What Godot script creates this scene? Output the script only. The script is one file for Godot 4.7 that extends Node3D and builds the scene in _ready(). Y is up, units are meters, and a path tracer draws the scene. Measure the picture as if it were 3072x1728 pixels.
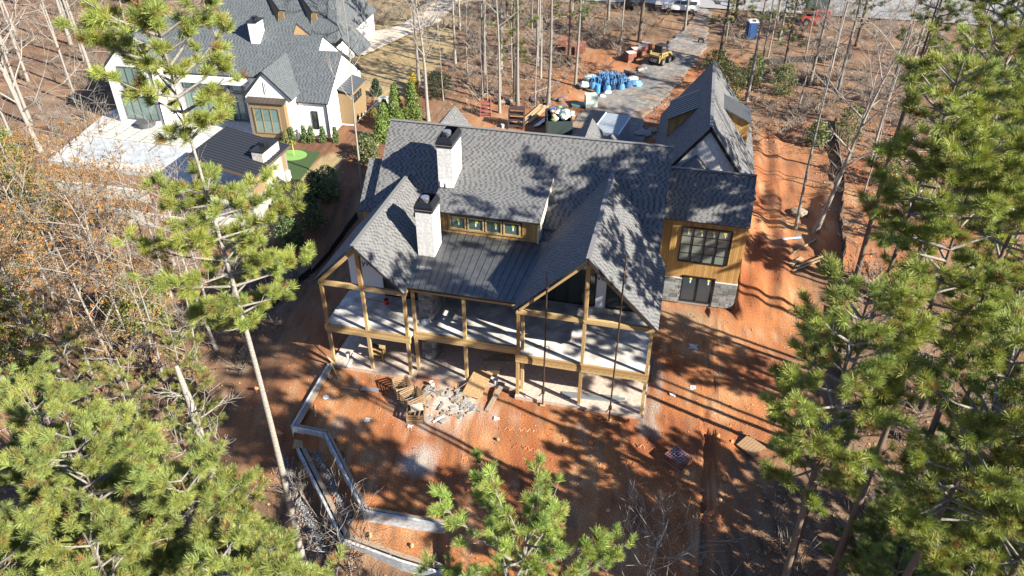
extends Node3D

# ---------------------------------------------------------------- helpers
class MB:
	var v := PackedVector3Array()
	var n := PackedVector3Array()
	var c := PackedColorArray()
	var uv := PackedVector2Array()
	var col := Color(1, 1, 1)
	var colored := false
	func tri(a: Vector3, b: Vector3, d: Vector3) -> void:
		var nn := (d - a).cross(b - a).normalized()
		v.append(a); v.append(b); v.append(d)
		n.append(nn); n.append(nn); n.append(nn)
		c.append(col); c.append(col); c.append(col)
	func trin(a: Vector3, b: Vector3, d: Vector3, na: Vector3, nb: Vector3, nd: Vector3) -> void:
		v.append(a); v.append(b); v.append(d)
		n.append(na); n.append(nb); n.append(nd)
		c.append(col); c.append(col); c.append(col)
	func quad(a: Vector3, b: Vector3, d: Vector3, e: Vector3) -> void:
		tri(a, b, d); tri(a, d, e)
	func quad_out(a: Vector3, b: Vector3, d: Vector3, e: Vector3, from: Vector3) -> void:
		var nn := (d - a).cross(b - a)
		if nn.dot((a + d) * 0.5 - from) < 0.0: quad(a, e, d, b)
		else: quad(a, b, d, e)
	func tri_out(a: Vector3, b: Vector3, d: Vector3, from: Vector3) -> void:
		var nn := (d - a).cross(b - a)
		if nn.dot((a + b + d) / 3.0 - from) < 0.0: tri(a, d, b)
		else: tri(a, b, d)
	func hexa(p: Array) -> void:   # 8 corners: bottom 0-3 round, top 4-7 round
		var m := Vector3.ZERO
		for q in p: m += q
		m /= 8.0
		quad_out(p[0], p[1], p[2], p[3], m); quad_out(p[4], p[5], p[6], p[7], m)
		for i in 4:
			var j := (i + 1) % 4
			quad_out(p[i], p[j], p[j + 4], p[i + 4], m)
	func box(at: Vector3, s: Vector3, b := Basis()) -> void:
		var h := s * 0.5
		var p := []
		for y in [-1, 1]:
			for q in [[-1, -1], [1, -1], [1, 1], [-1, 1]]:
				p.append(at + b * Vector3(q[0] * h.x, y * h.y, q[1] * h.z))
		hexa(p)
	func span(x0: float, x1: float, y0: float, y1: float, z0: float, z1: float) -> void:
		box(Vector3((x0 + x1) * 0.5, (y0 + y1) * 0.5, (z0 + z1) * 0.5), Vector3(absf(x1 - x0), absf(y1 - y0), absf(z1 - z0)))
	func beam(a: Vector3, b: Vector3, w: float, h: float, up := Vector3.UP) -> void:
		var d := (b - a)
		var l := d.length()
		d /= l
		var s := d.cross(up)
		if s.length() < 0.01: s = d.cross(Vector3.RIGHT)
		s = s.normalized()
		var u := s.cross(d).normalized()
		box((a + b) * 0.5, Vector3(w, h, l), Basis(s, u, -d))
	func tube(pts: Array, rad: Array, sides: int, cap := false) -> void:
		var rings := []
		var nors := []
		for i in pts.size():
			var d: Vector3 = (pts[mini(i + 1, pts.size() - 1)] - pts[maxi(i - 1, 0)])
			d = d.normalized() if d.length() > 1e-6 else Vector3.UP
			var s := d.cross(Vector3(0.31, 0.12, 0.94))
			if s.length() < 0.05: s = d.cross(Vector3.RIGHT)
			s = s.normalized()
			var u := d.cross(s)
			var r := PackedVector3Array()
			var rn := PackedVector3Array()
			for k in sides:
				var a := TAU * k / sides
				var o := s * cos(a) + u * sin(a)
				rn.append(o); r.append(pts[i] + o * rad[i])
			rings.append(r); nors.append(rn)
		for i in pts.size() - 1:
			for k in sides:
				var k2 := (k + 1) % sides
				trin(rings[i][k], rings[i + 1][k2], rings[i][k2], nors[i][k], nors[i + 1][k2], nors[i][k2])
				trin(rings[i][k], rings[i + 1][k], rings[i + 1][k2], nors[i][k], nors[i + 1][k], nors[i + 1][k2])
		if cap:
			for e in [0, pts.size() - 1]:
				for k in range(1, sides - 1): tri_out(rings[e][0], rings[e][k], rings[e][k + 1], pts[0] if e > 0 else pts[-1])
	func cyl(at: Vector3, r: float, h: float, sides := 12, r2 := -1.0) -> void:
		tube([at, at + Vector3(0, h, 0)], [r, r if r2 < 0.0 else r2], sides, true)
	func prism(poly: Array, off: Vector3) -> void:   # planar polygon pushed along off
		var m := Vector3.ZERO
		for q in poly: m += q
		m = m / poly.size() + off * 0.5
		var k := poly.size()
		var nx := Vector3.ZERO
		for i in k: nx += (poly[i] - m).cross(poly[(i + 1) % k] - m)
		nx = nx.normalized()
		var ax := (poly[1] - poly[0]).normalized() as Vector3
		var ay := nx.cross(ax)
		var flat := PackedVector2Array()
		for q in poly: flat.append(Vector2((q - poly[0]).dot(ax), (q - poly[0]).dot(ay)))
		var idx := Geometry2D.triangulate_polygon(flat)
		for t in range(0, idx.size(), 3):
			for o in [Vector3.ZERO, off]:
				tri_out(poly[idx[t]] + o, poly[idx[t + 1]] + o, poly[idx[t + 2]] + o, m)
		for i in k:
			var a: Vector3 = poly[i]
			var b: Vector3 = poly[(i + 1) % k]
			var f := a.lerp(b, 0.5) + off * 0.5
			var out := (b - a).cross(off)
			var mid := f - out.normalized() * 0.01
			# decide outside with the polygon itself
			var t2 := Vector2((mid - off * 0.5 - poly[0]).dot(ax), (mid - off * 0.5 - poly[0]).dot(ay))
			var inside := mid if Geometry2D.is_point_in_polygon(t2, flat) else f + out.normalized() * 0.01
			quad_out(a, b, b + off, a + off, inside)
	func sheet(poly: PackedVector2Array, y: float) -> void:
		var idx := Geometry2D.triangulate_polygon(poly)
		for t in range(0, idx.size(), 3):
			tri_out(Vector3(poly[idx[t]].x, y, poly[idx[t]].y), Vector3(poly[idx[t + 1]].x, y, poly[idx[t + 1]].y), Vector3(poly[idx[t + 2]].x, y, poly[idx[t + 2]].y), Vector3(poly[idx[t]].x, y - 9.0, poly[idx[t]].y))
	func done() -> ArrayMesh:
		var arr := []
		arr.resize(Mesh.ARRAY_MAX)
		arr[Mesh.ARRAY_VERTEX] = v
		arr[Mesh.ARRAY_NORMAL] = n
		if colored: arr[Mesh.ARRAY_COLOR] = c
		if uv.size() == v.size(): arr[Mesh.ARRAY_TEX_UV] = uv
		var m := ArrayMesh.new()
		m.add_surface_from_arrays(Mesh.PRIMITIVE_TRIANGLES, arr)
		return m

var rng := RandomNumberGenerator.new()
var mats := {}
var taken := {}
var tex := {}
var nz := FastNoiseLite.new()
var nz2 := FastNoiseLite.new()
var nz3 := FastNoiseLite.new()

func rf(a: float, b: float) -> float: return rng.randf_range(a, b)
func V(x: float, y: float, z: float) -> Vector3: return Vector3(x, y, z)

func numbered(called: String) -> String:
	var k: int = taken.get(called, 0)
	taken[called] = k + 1
	return called if k == 0 else "%s_%03d" % [called, k]

func thing(called: String, label: String, category: String, at := Vector3.ZERO, turn := 0.0, group := "") -> Node3D:
	var o := Node3D.new()
	o.name = numbered(called)
	add_child(o)
	o.position = at
	o.rotation.y = turn
	o.set_meta("label", label); o.set_meta("category", category)
	if group != "": o.set_meta("group", group)
	return o

func part(called: String, mesh: Mesh, m: Material, parent: Node, at := Vector3.ZERO, b := Basis()) -> MeshInstance3D:
	var o := MeshInstance3D.new()
	o.name = called
	o.mesh = mesh
	o.material_override = m
	parent.add_child(o, true)
	o.transform = Transform3D(b, at)
	return o

func solo(called: String, mesh: Mesh, m: Material, label: String, category: String, at := Vector3.ZERO, turn := 0.0, group := "") -> MeshInstance3D:
	var o := MeshInstance3D.new()
	o.name = numbered(called)
	o.mesh = mesh
	o.material_override = m
	add_child(o)
	o.position = at
	o.rotation.y = turn
	o.set_meta("label", label); o.set_meta("category", category)
	if group != "": o.set_meta("group", group)
	return o

func structure(called: String, mesh: Mesh, m: Material) -> MeshInstance3D:
	var o := MeshInstance3D.new()
	o.name = numbered(called)
	o.mesh = mesh
	o.material_override = m
	add_child(o)
	o.set_meta("kind", "structure")
	return o

func stuff(o: Node) -> Node:
	o.set_meta("kind", "stuff")
	return o

func copy(root: Node3D, called: String, at: Vector3, turn := 0.0, sc := 1.0, label := "", group := "") -> Node3D:
	var r: Node3D = root.duplicate()
	r.name = numbered(called)
	add_child(r)
	r.position = at
	r.rotation = Vector3(0, turn, 0)
	r.scale = Vector3.ONE * sc
	if label != "": r.set_meta("label", label)
	if group != "": r.set_meta("group", group)
	return r

func noise_tex(key: String, freq: float, lo: float, hi: float, oct := 4, size := 512, stretch := 1.0, kind := FastNoiseLite.TYPE_SIMPLEX_SMOOTH) -> Texture2D:
	if tex.has(key): return tex[key]
	var f := FastNoiseLite.new()
	f.seed = key.hash() & 0xffff
	f.noise_type = kind
	f.frequency = freq
	f.fractal_octaves = oct
	var src := f.get_seamless_image(size, size)
	if stretch != 1.0:
		src.resize(size, int(size * stretch), Image.INTERPOLATE_BILINEAR)
	src.convert(Image.FORMAT_L8)
	var d := src.get_data()
	for i in d.size(): d[i] = int(clampf(lo + (hi - lo) * (d[i] / 255.0), 0.0, 1.0) * 255.0)
	var im := Image.create_from_data(src.get_width(), src.get_height(), false, Image.FORMAT_L8, d)
	im.convert(Image.FORMAT_RGB8)
	tex[key] = ImageTexture.create_from_image(im)
	return tex[key]

# linear base colour, roughness, noise texture key, metres per tile, relief in cm
func mat(key: String, r: float, g: float, b: float, rough := 0.85, tx: Texture2D = null, tile := 2.0, relief := 0.0, metal := 0.0, world := true) -> StandardMaterial3D:
	if mats.has(key): return mats[key]
	var m := StandardMaterial3D.new()
	m.resource_name = key
	m.albedo_color = Color(r, g, b).linear_to_srgb()
	m.roughness = rough
	m.metallic = metal
	if tx:
		m.albedo_texture = tx
		m.uv1_triplanar = true
		m.uv1_world_triplanar = world
		m.uv1_scale = Vector3.ONE / tile
		if relief > 0.0:
			m.heightmap_enabled = true
			m.heightmap_texture = tx
			m.heightmap_scale = relief
	mats[key] = m
	return m

func vmat(key: String, rough := 0.9, tx: Texture2D = null, tile := 2.0, relief := 0.0) -> StandardMaterial3D:
	var m := mat(key, 1, 1, 1, rough, tx, tile, relief)
	m.vertex_color_use_as_albedo = true
	return m

func ss(a: float, b: float, x: float) -> float:
	var t := clampf((x - a) / (b - a), 0.0, 1.0)
	return t * t * (3.0 - 2.0 * t)

func pw(x: float, p: Array) -> float:
	if x <= p[0][0]: return p[0][1]
	for i in range(1, p.size()):
		if x <= p[i][0]:
			var t: float = (x - p[i - 1][0]) / (p[i][0] - p[i - 1][0])
			return lerpf(p[i - 1][1], p[i][1], t)
	return p[-1][1]

# ---------------------------------------------------------------- terrain
const RIGHT := [[-130.0, 5.5], [-80.0, 4.6], [-45.0, 3.4], [-32.0, 3.0], [-19.0, 2.7], [-11.0, -0.1], [30.0, -0.35], [90.0, -3.0]]
const LEFT := [[-130.0, 5.5], [-80.0, 4.4], [-45.0, 3.3], [-30.0, 2.95], [-15.5, 2.9], [-9.0, 0.4], [0.0, -1.4], [20.0, -3.2], [90.0, -7.0]]
const FARLEFT := [[-130.0, 5.5], [-80.0, 4.4], [-45.0, 3.3], [-30.0, 2.95], [-17.0, 2.7], [-16.2, 1.6], [-15.45, 1.5], [-15.2, 0.5], [-13.6, 0.45], [-13.3, -0.3], [-5.0, -1.2], [0.0, -1.7], [20.0, -3.2], [90.0, -7.0]]
var yard := PackedVector2Array([Vector2(-0.2, 0.1), Vector2(0.13, 6.05), Vector2(2.26, 6.11), Vector2(6.69, 10.84), Vector2(11.13, 10.71), Vector2(12.5, 14.5), Vector2(24.1, 14.5), Vector2(24.1, 0.0), Vector2(26.2, -12.5), Vector2(20.0, -12.5), Vector2(-0.2, -6.0)])
var step_bed := PackedVector2Array([Vector2(0.2, 6.0), Vector2(2.26, 6.11), Vector2(6.69, 10.84), Vector2(11.5, 10.71), Vector2(11.9, 12.9), Vector2(9.4, 12.75), Vector2(5.98, 12.24), Vector2(0.6, 6.7)])
var footprint := PackedVector2Array([Vector2(0, -3), Vector2(20.4, -3), Vector2(20.4, -11), Vector2(25.7, -12.4), Vector2(25.7, -18), Vector2(0.2, -18)])

func base_y(x: float, z: float) -> float:
	var k := lerpf(ss(-2.5, -9.5, x), ss(-2.2, -6.0, x), ss(-4.0, 4.0, z))
	var l := lerpf(pw(z, LEFT), pw(z, FARLEFT), ss(-11.0, -14.0, x))
	var h := lerpf(pw(z, RIGHT), l, k)
	# the slope below the walls falls away
	h -= 1.35 * ss(15.0, 9.0, x) * ss(4.0, 7.0, z) * (1.0 - k * 0.6)
	return h

func ground_y(x: float, z: float) -> float:
	var p := Vector2(x, z)
	var h: float
	if z > -13.0 and Geometry2D.is_point_in_polygon(p, yard):
		h = -0.15 + 0.07 * nz.get_noise_2d(x * 9.0, z * 9.0) + 0.05 * nz2.get_noise_2d(x * 30.0, z * 30.0) + 0.03 * nz3.get_noise_2d(x * 75.0, z * 75.0)
		if z < -0.2: h = minf(h, lerpf(h, base_y(x, z), ss(20.0, 20.6, x)))
		if x < 20.4 and z < 0.4: h = -0.3
	elif z > 5.0 and Geometry2D.is_point_in_polygon(p, step_bed):
		h = -0.78 + 0.06 * nz2.get_noise_2d(x * 20.0, z * 20.0)
	else:
		h = base_y(x, z) + 0.14 * nz.get_noise_2d(x * 5.0, z * 5.0) + 0.05 * nz2.get_noise_2d(x * 22.0, z * 22.0)
	if z > -19.0 and Geometry2D.is_point_in_polygon(p, footprint): h = -0.35
	# trench with its spoil heap
	if z > 0.3 and x > 23.9 and x < 26.5:
		if x > 24.12 and x < 24.42: h -= 0.2
		h += 0.34 * ss(24.66, 24.9, x) * ss(26.3, 25.2, x) * (0.5 + 0.8 * absf(nz2.get_noise_2d(x * 26.0, z * 26.0))) * ss(0.3, 1.2, z)
	# cut bank beside the garage, wheel ruts down the haul road
	if x > 26.0 and x < 34.0 and z < -12.0 and z > -40.0:
		h += -0.9 * ss(26.5, 27.3, x) * ss(33.4, 31.8, x) * ss(-29.5, -26.5, z) * ss(-13.0, -20.0, z)
		h += 0.14 * sin((x - 27.0) * 3.4 + 0.5 * sin(z * 0.4)) * ss(31.0, 29.5, x)
	return h

var lawn := PackedVector2Array([Vector2(-30, -76), Vector2(-27, -50), Vector2(-13.0, -38.5), Vector2(-9.2, -36), Vector2(-8.4, -45), Vector2(-8.2, -54), Vector2(-10.5, -66), Vector2(-11.5, -80)])
var side_lawn := PackedVector2Array([Vector2(-11.2, -24.2), Vector2(-9.3, -24.5), Vector2(-8.9, -18.5), Vector2(-9.6, -13.0), Vector2(-10.6, -10.0), Vector2(-11.3, -13.5), Vector2(-11.4, -19)])
const GL := [[-77.3, 20.6], [-70.8, 20.0], [-60.9, 17.2], [-54.1, 15.5], [-42.8, 11.3], [-36.0, 9.5], [-19.0, 9.0]]
const GR := [[-77.3, 22.4], [-65.0, 22.2], [-60.3, 22.1], [-51.1, 20.2], [-45.3, 18.8], [-39.0, 16.6], [-34.1, 17.2], [-19.0, 17.6]]

func ground_col(x: float, z: float) -> Color:
	var p := Vector2(x, z)
	var a := nz.get_noise_2d(x * 6.0, z * 6.0)
	var b := nz2.get_noise_2d(x * 24.0, z * 24.0)
	var d := nz3.get_noise_2d(x * 90.0, z * 90.0)
	var e := nz3.get_noise_2d(x * 240.0 + 77.0, z * 240.0)
	# forest floor: leaf litter, pine straw, humus
	var f := Color(0.22, 0.13, 0.078).lerp(Color(0.38, 0.205, 0.105), clampf(0.5 + a * 1.1 + d * 0.5, 0, 1))
	f = f.lerp(Color(0.07, 0.046, 0.032), clampf(b * 1.8 + d * 1.6 - 0.02, 0, 0.85))
	f = f.lerp(Color(0.42, 0.30, 0.20), clampf(e * 2.2 - 0.35 + d * 0.4, 0, 0.6))
	# red clay
	var k := Color(0.62, 0.25, 0.088).lerp(Color(0.43, 0.13, 0.043), clampf(0.45 + a * 1.4 + b * 0.7, 0, 1))
	k = k.lerp(Color(0.70, 0.42, 0.22), clampf(b * 1.5 - a * 1.1 + d * 0.9 - 0.08, 0, 0.85))
	k = k.lerp(Color(0.17, 0.06, 0.028), clampf(d * 1.8 + e * 1.4 - 0.3, 0, 0.6))
	var w := 0.0
	if x > -0.3 and x < 24.2 and z > -14.0 and z < 15.0 and not (x < 12.0 and z > 6.0 and not Geometry2D.is_point_in_polygon(p, yard)): w = 1.0
	if x > 19.0: w = maxf(w, ss(33.0, 28.5, x + a * 3.0 + b * 1.5 + 4.5 * ss(-2.0, 4.0, z)) * ss(-34.0, -29.0, z + b * 2.0) * ss(7.0, 2.0, z - 4.0 + b * 3.0))
	if z < -18.0: w = maxf(w, 0.95 * ss(4.0, 9.0, x + a * 4.0) * ss(26.5, 23.0, x + a * 2.0 + 0.10 * (z + 30.0)) * ss(-66.0, -54.0, z + a * 6.0 + b * 4.0))
	if z < -16.0 and z > -46.0: w = maxf(w, 0.75 * ss(-4.0, 0.5, x + b * 2.5) * ss(-44.0, -37.0, z + a * 5.0 + b * 4.0))
	w = maxf(w, 0.7 * ss(-7.0, -3.0, x + b * 2.0) * ss(1.5, -0.5, x) * ss(-19.0, -15.0, z) * ss(14.0, 4.0, z))
	if Geometry2D.is_point_in_polygon(p, step_bed): w = 0.85
	var o := f.lerp(k, clampf(w + b * 0.35 * (1.0 - w), 0, 1))
	# sandy, dusty and gravelly patches
	if w > 0.5:
		o = o.lerp(Color(0.40, 0.32, 0.21), clampf(ss(3.2, 0.6, p.distance_to(Vector2(22.6, -10.6)) + b * 1.6) * 0.7, 0, 1))
		o = o.lerp(Color(0.74, 0.70, 0.62), ss(3.0, 0.9, Vector2((x - 8.2) * 0.72, z - 1.9).length() + b * 1.6 + d * 1.2) * clampf(0.85 + d * 1.6, 0, 0.97))
		o = o.lerp(Color(0.66, 0.60, 0.52), ss(1.25, 0.7, p.distance_to(Vector2(8.25, 6.75)) + b * 0.5 + d * 0.3) * 0.9)
		o = o.lerp(Color(0.42, 0.40, 0.36), ss(0.9, 0.35, p.distance_to(Vector2(2.4, 4.8)) + b * 0.7) * clampf(0.4 + d * 2.0, 0, 0.7))
		o = o.lerp(Color(0.40, 0.40, 0.37), ss(0.8, 0.3, p.distance_to(Vector2(2.2, 1.2)) + b * 0.5) * clampf(0.4 + d * 2.0, 0, 0.6))
		o = o.lerp(Color(0.40, 0.37, 0.33), ss(1.0, 0.4, p.distance_to(Vector2(16.5, 1.9)) + b * 0.8) * clampf(0.3 + d * 2.0, 0, 0.5))
		if x > 20.3 and x < 21.4 and z > -6.0 and z < 1.2: o = o.lerp(Color(0.50, 0.44, 0.36), clampf(0.5 + d * 1.6 + b, 0, 0.85))
	# dormant grass and mulch beds next door
	if x < -3.0 and z < -8.0:
		var lw := 0.0
		if Geometry2D.is_point_in_polygon(p + Vector2(b, d) * 0.7, lawn): lw = 1.0
		if Geometry2D.is_point_in_polygon(p + Vector2(b, d) * 0.3, side_lawn): lw = 1.0
		o = o.lerp(Color(0.40, 0.29, 0.135).lerp(Color(0.50, 0.38, 0.20), clampf(0.5 + d * 1.3 + a, 0, 1)), lw * 0.95)
		var mu := ss(-5.0, -6.2, x + b * 0.6) * ss(-17.5, -15.6, x) * ss(-42.0, -39.0, z) * ss(-9.0, -12.0, z) * (1.0 - lw)
		o = o.lerp(Color(0.30, 0.125, 0.055).lerp(Color(0.16, 0.07, 0.035), clampf(0.5 + d * 1.4, 0, 1)), mu * 0.9)
	if z < -52.0 and x > 4.0 and x < 30.0:
		o = o.lerp(Color(0.36, 0.22, 0.10), 0.55 * ss(-52, -60, z + a * 4.0) * ss(4.0, 8.0, x) * clampf(0.5 + b * 1.5, 0, 1))
	return o

func axis(a: Array) -> PackedFloat32Array:   # [[from, to, step], ...]
	var r := PackedFloat32Array()
	for s in a:
		var k := int(roundf((s[1] - s[0]) / s[2]))
		for i in k: r.append(s[0] + (s[1] - s[0]) * i / k)
	r.append(a[-1][1])
	return r

func build_ground() -> void:
	var xs := axis([[-300, -90, 21], [-90, -44, 2.0], [-44, -16, 0.6], [-16, 23.7, 0.3], [23.7, 25.1, 0.1], [25.1, 38, 0.3], [38, 60, 1.0], [60, 110, 5.0], [110, 320, 30.0]])
	var zs := axis([[-420, -120, 30], [-120, -84, 2.0], [-84, -46, 0.5], [-46, 16, 0.3], [16, 40, 1.2], [40, 140, 10.0]])
	var nx := xs.size()
	var nzv := zs.size()
	var v := PackedVector3Array(); v.resize(nx * nzv)
	var c := PackedColorArray(); c.resize(nx * nzv)
	var idx := PackedInt32Array()
	for j in nzv:
		for i in nx:
			var x := xs[i]
			var z := zs[j]
			v[j * nx + i] = Vector3(x, ground_y(x, z), z)
			c[j * nx + i] = ground_col(x, z)
	var n := PackedVector3Array(); n.resize(nx * nzv)
	for j in nzv:
		for i in nx:
			var l := v[j * nx + maxi(i - 1, 0)]
			var r := v[j * nx + mini(i + 1, nx - 1)]
			var t := v[maxi(j - 1, 0) * nx + i]
			var b := v[mini(j + 1, nzv - 1) * nx + i]
			n[j * nx + i] = (b - t).cross(r - l).normalized()
	for j in nzv - 1:
		for i in nx - 1:
			var o := j * nx + i
			idx.append_array([o, o + 1, o + nx + 1, o, o + nx + 1, o + nx])
	var arr := []
	arr.resize(Mesh.ARRAY_MAX)
	arr[Mesh.ARRAY_VERTEX] = v; arr[Mesh.ARRAY_NORMAL] = n; arr[Mesh.ARRAY_COLOR] = c; arr[Mesh.ARRAY_INDEX] = idx
	var m := ArrayMesh.new()
	m.add_surface_from_arrays(Mesh.PRIMITIVE_TRIANGLES, arr)
	structure("ground", m, vmat("soil", 1.0, noise_tex("soil", 0.03, 0.5, 1.0, 6, 1024), 3.3, 3.5))

# a strip laid over the ground between two edges given as [z, x] points
func drape(called: String, z0: float, z1: float, dz: float, lo: Array, hi: Array, rough: float, lift: float, m: Material, cols := 14, tinted := false) -> void:
	var b := MB.new()
	b.colored = tinted
	var k := int((z1 - z0) / dz)
	for i in k:
		var za := z0 + (z1 - z0) * i / k
		var zb := z0 + (z1 - z0) * (i + 1) / k
		var la := pw(za, lo) + rough * nz2.get_noise_2d(za * 20.0, 3.0)
		var lb := pw(zb, lo) + rough * nz2.get_noise_2d(zb * 20.0, 3.0)
		var ha := pw(za, hi) + rough * nz2.get_noise_2d(za * 20.0, 90.0)
		var hb := pw(zb, hi) + rough * nz2.get_noise_2d(zb * 20.0, 90.0)
		for j in cols:
			var xa := lerpf(la, ha, float(j) / cols)
			var xb := lerpf(la, ha, float(j + 1) / cols)
			var xc := lerpf(lb, hb, float(j + 1) / cols)
			var xd := lerpf(lb, hb, float(j) / cols)
			if tinted: b.col = gravel_col((xa + xc) * 0.5, (za + zb) * 0.5)
			var e := 0.02 if j == 0 else 1.0
			var g := 0.02 if j == cols - 1 else 1.0
			b.quad_out(V(xa, sy(xa, za) + lift * e, za), V(xb, sy(xb, za) + lift * g, za), V(xc, sy(xc, zb) + lift * g, zb), V(xd, sy(xd, zb) + lift * e, zb), V(xa, -50, za))
	structure(called, b.done(), m)

func gravel_col(x: float, z: float) -> Color:
	var a := nz2.get_noise_2d(x * 18.0, z * 18.0)
	var c := Color(0.40, 0.36, 0.31).lerp(Color(0.25, 0.25, 0.25), clampf(0.5 + a * 1.8, 0, 1))
	c = c.lerp(Color(0.40, 0.25, 0.15), clampf(nz.get_noise_2d(x * 8.0, z * 8.0) * 2.0, 0, 0.7))
	return c * (0.9 + 0.35 * nz3.get_noise_2d(x * 90.0, z * 90.0))

func sy(x: float, z: float) -> float: return base_y(x, z) + 0.16

# ---------------------------------------------------------------- roofs
func shingle_slope(parent: Node, poly: Array, tone: Color, dark: Color, thick := 0.14, edge: Material = null) -> MeshInstance3D:
	var nx := Vector3.ZERO
	var k := poly.size()
	for i in k: nx += (poly[i] as Vector3).cross(poly[(i + 1) % k])
	nx = nx.normalized()
	if nx.y < 0.0: nx = -nx
	var u := Vector3.UP.cross(nx).normalized()
	var dn := u.cross(nx).normalized()
	if dn.y > 0.0: dn = -dn
	var deck := MB.new()
	deck.prism(poly, -nx * thick)
	var r := part("roof_slope", deck.done(), edge if edge else mat("roof_edge", 0.02, 0.022, 0.026, 0.7), parent)
	var o: Vector3 = poly[0]
	var flat := PackedVector2Array()
	var lo := Vector2(1e9, 1e9)
	var hi := Vector2(-1e9, -1e9)
	for q in poly:
		var f := Vector2((q - o).dot(u), (q - o).dot(dn))
		flat.append(f); lo = lo.min(f); hi = hi.max(f)
	var b := MB.new()
	b.colored = true
	var ex := 0.15
	var y := lo.y
	while y < hi.y:
		var x := lo.x - 0.4 * fposmod(y * 3.7, 1.0)
		var isd := rng.randf() < 0.5
		while x < hi.x:
			isd = not isd
			var w := rf(0.13, 0.17) if isd else rf(0.17, 0.24)
			var rect := PackedVector2Array([Vector2(x, y), Vector2(x + w, y), Vector2(x + w, y + ex), Vector2(x, y + ex)])
			var all_in := true
			for q in rect:
				if not Geometry2D.is_point_in_polygon(q, flat): all_in = false
			var t := tone.lerp(dark, (rf(0.65, 0.95) if rng.randf() < 0.8 else 0.25) if isd else rf(0.0, 0.2))
			t = t * rf(0.92, 1.08)
			b.col = Color(t.r, t.g, t.b)
			var bits := [rect] if all_in else Geometry2D.intersect_polygons(rect, flat)
			for bit in bits:
				var p3 := []
				for q in bit:
					var lift: float = 0.006 + 0.012 * clampf((q.y - y) / ex, 0, 1) + (0.006 if not isd else 0.0)
					p3.append(o + u * q.x + dn * q.y + nx * lift)
				for i in range(1, p3.size() - 1): b.tri_out(p3[0], p3[i], p3[i + 1], p3[0] - nx)
				if all_in: b.quad_out(p3[3], p3[2], p3[2] - nx * 0.02, p3[3] - nx * 0.02, p3[0])
			x += w
		y += ex
	stuff(part("shingles", b.done(), vmat("shingle", 0.95, noise_tex("grain", 0.12, 0.72, 1.0, 3, 512), 1.3), r))
	return r

func ridge_cap(parent: Node, a: Vector3, b: Vector3, tone: Color) -> void:
	var m := MB.new()
	m.beam(a + V(0, 0.012, 0), b + V(0, 0.012, 0), 0.26, 0.03)
	part("ridge_cap", m.done(), mat("cap%s" % tone.to_html(), tone.r, tone.g, tone.b, 0.95, noise_tex("grain", 0.12, 0.72, 1.0, 3, 512), 1.3), parent)

# standing seam panels between two edges (upper edge a-b, lower edge d-e)
func seam_roof(parent: Node, a: Vector3, b: Vector3, d: Vector3, e: Vector3, count: int, m: Material) -> void:
	var nx := (b - a).cross(d - a).normalized()
	if nx.y < 0.0: nx = -nx
	for i in count:
		var t0 := float(i) / count
		var t1 := float(i + 1) / count
		var p := a.lerp(b, t0)
		var q := a.lerp(b, t1)
		var r := d.lerp(e, t1)
		var s := d.lerp(e, t0)
		var k := MB.new()
		k.hexa([s - nx * 0.05, r - nx * 0.05, q - nx * 0.05, p - nx * 0.05, s, r, q, p])
		var o := part("roof_panel", k.done(), m, parent)
		var se := MB.new()
		var off := (q - p).normalized() * 0.02
		se.beam(p + off + nx * 0.02, s + off + nx * 0.02, 0.03, 0.045, nx)
		part("seam", se.done(), m, o)

# ---------------------------------------------------------------- walls and openings
func window(parent: Node, called: String, o: Vector3, ax: Vector3, w: float, h: float, cols: int, rows: int, frame: Material, pane: Material, fw := 0.07, stickers := false) -> MeshInstance3D:
	var up := Vector3.UP
	var nn := ax.cross(up).normalized()     # towards the outside
	var bb := Basis(ax, up, nn)
	var m := MB.new()
	m.box(o + ax * (w / 2) + up * (fw / 2), V(w, fw, 0.12), bb); m.box(o + ax * (w / 2) + up * (h - fw / 2), V(w, fw, 0.12), bb)
	m.box(o + ax * (fw / 2) + up * (h / 2), V(fw, h - 2 * fw, 0.12), bb); m.box(o + ax * (w - fw / 2) + up * (h / 2), V(fw, h - 2 * fw, 0.12), bb)
	var f := part(called, m.done(), frame, parent)
	var pw_ := (w - fw) / cols
	var ph := (h - fw) / rows
	for i in cols:
		if i > 0:
			var u := MB.new()
			u.box(o + ax * (fw / 2 + pw_ * i) + up * (h / 2), V(0.07, h - 2 * fw, 0.1), bb)
			part("mullion", u.done(), frame, f)
		for j in rows:
			var g := MB.new()
			g.box(o + ax * (fw / 2 + pw_ * (i + 0.5)) + up * (fw / 2 + ph * (j + 0.5)) - nn * 0.015, V(pw_ - 0.05, ph - (0.03 if rows > 1 else 0.05), 0.02), bb)
			part("pane", g.done(), pane, f)
			if j > 0:
				var t := MB.new()
				t.box(o + ax * (fw / 2 + pw_ * (i + 0.5)) + up * (fw / 2 + ph * j) + nn * 0.012, V(pw_ - 0.07, 0.018, 0.03), bb)
				part("muntin", t.done(), frame, f)
		if stickers:
			var sx := o + ax * (fw / 2 + pw_ * (i + rf(0.45, 0.7))) + up * (h - rf(0.24, 0.3)) + nn * 0.004
			var s := MB.new()
			s.tube([sx, sx + nn * 0.004], [0.10, 0.10], 12, true)
			part("sticker", s.done(), mat("sticker", 0.62, 0.55, 0.05, 0.6), f)
			var l := MB.new()
			l.box(sx - up * 0.24 + ax * rf(-0.06, 0.06), V(0.09, 0.24, 0.004), bb)
			part("paper_label", l.done(), mat("paper", 0.7, 0.72, 0.68, 0.7), f)
	return f

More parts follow.
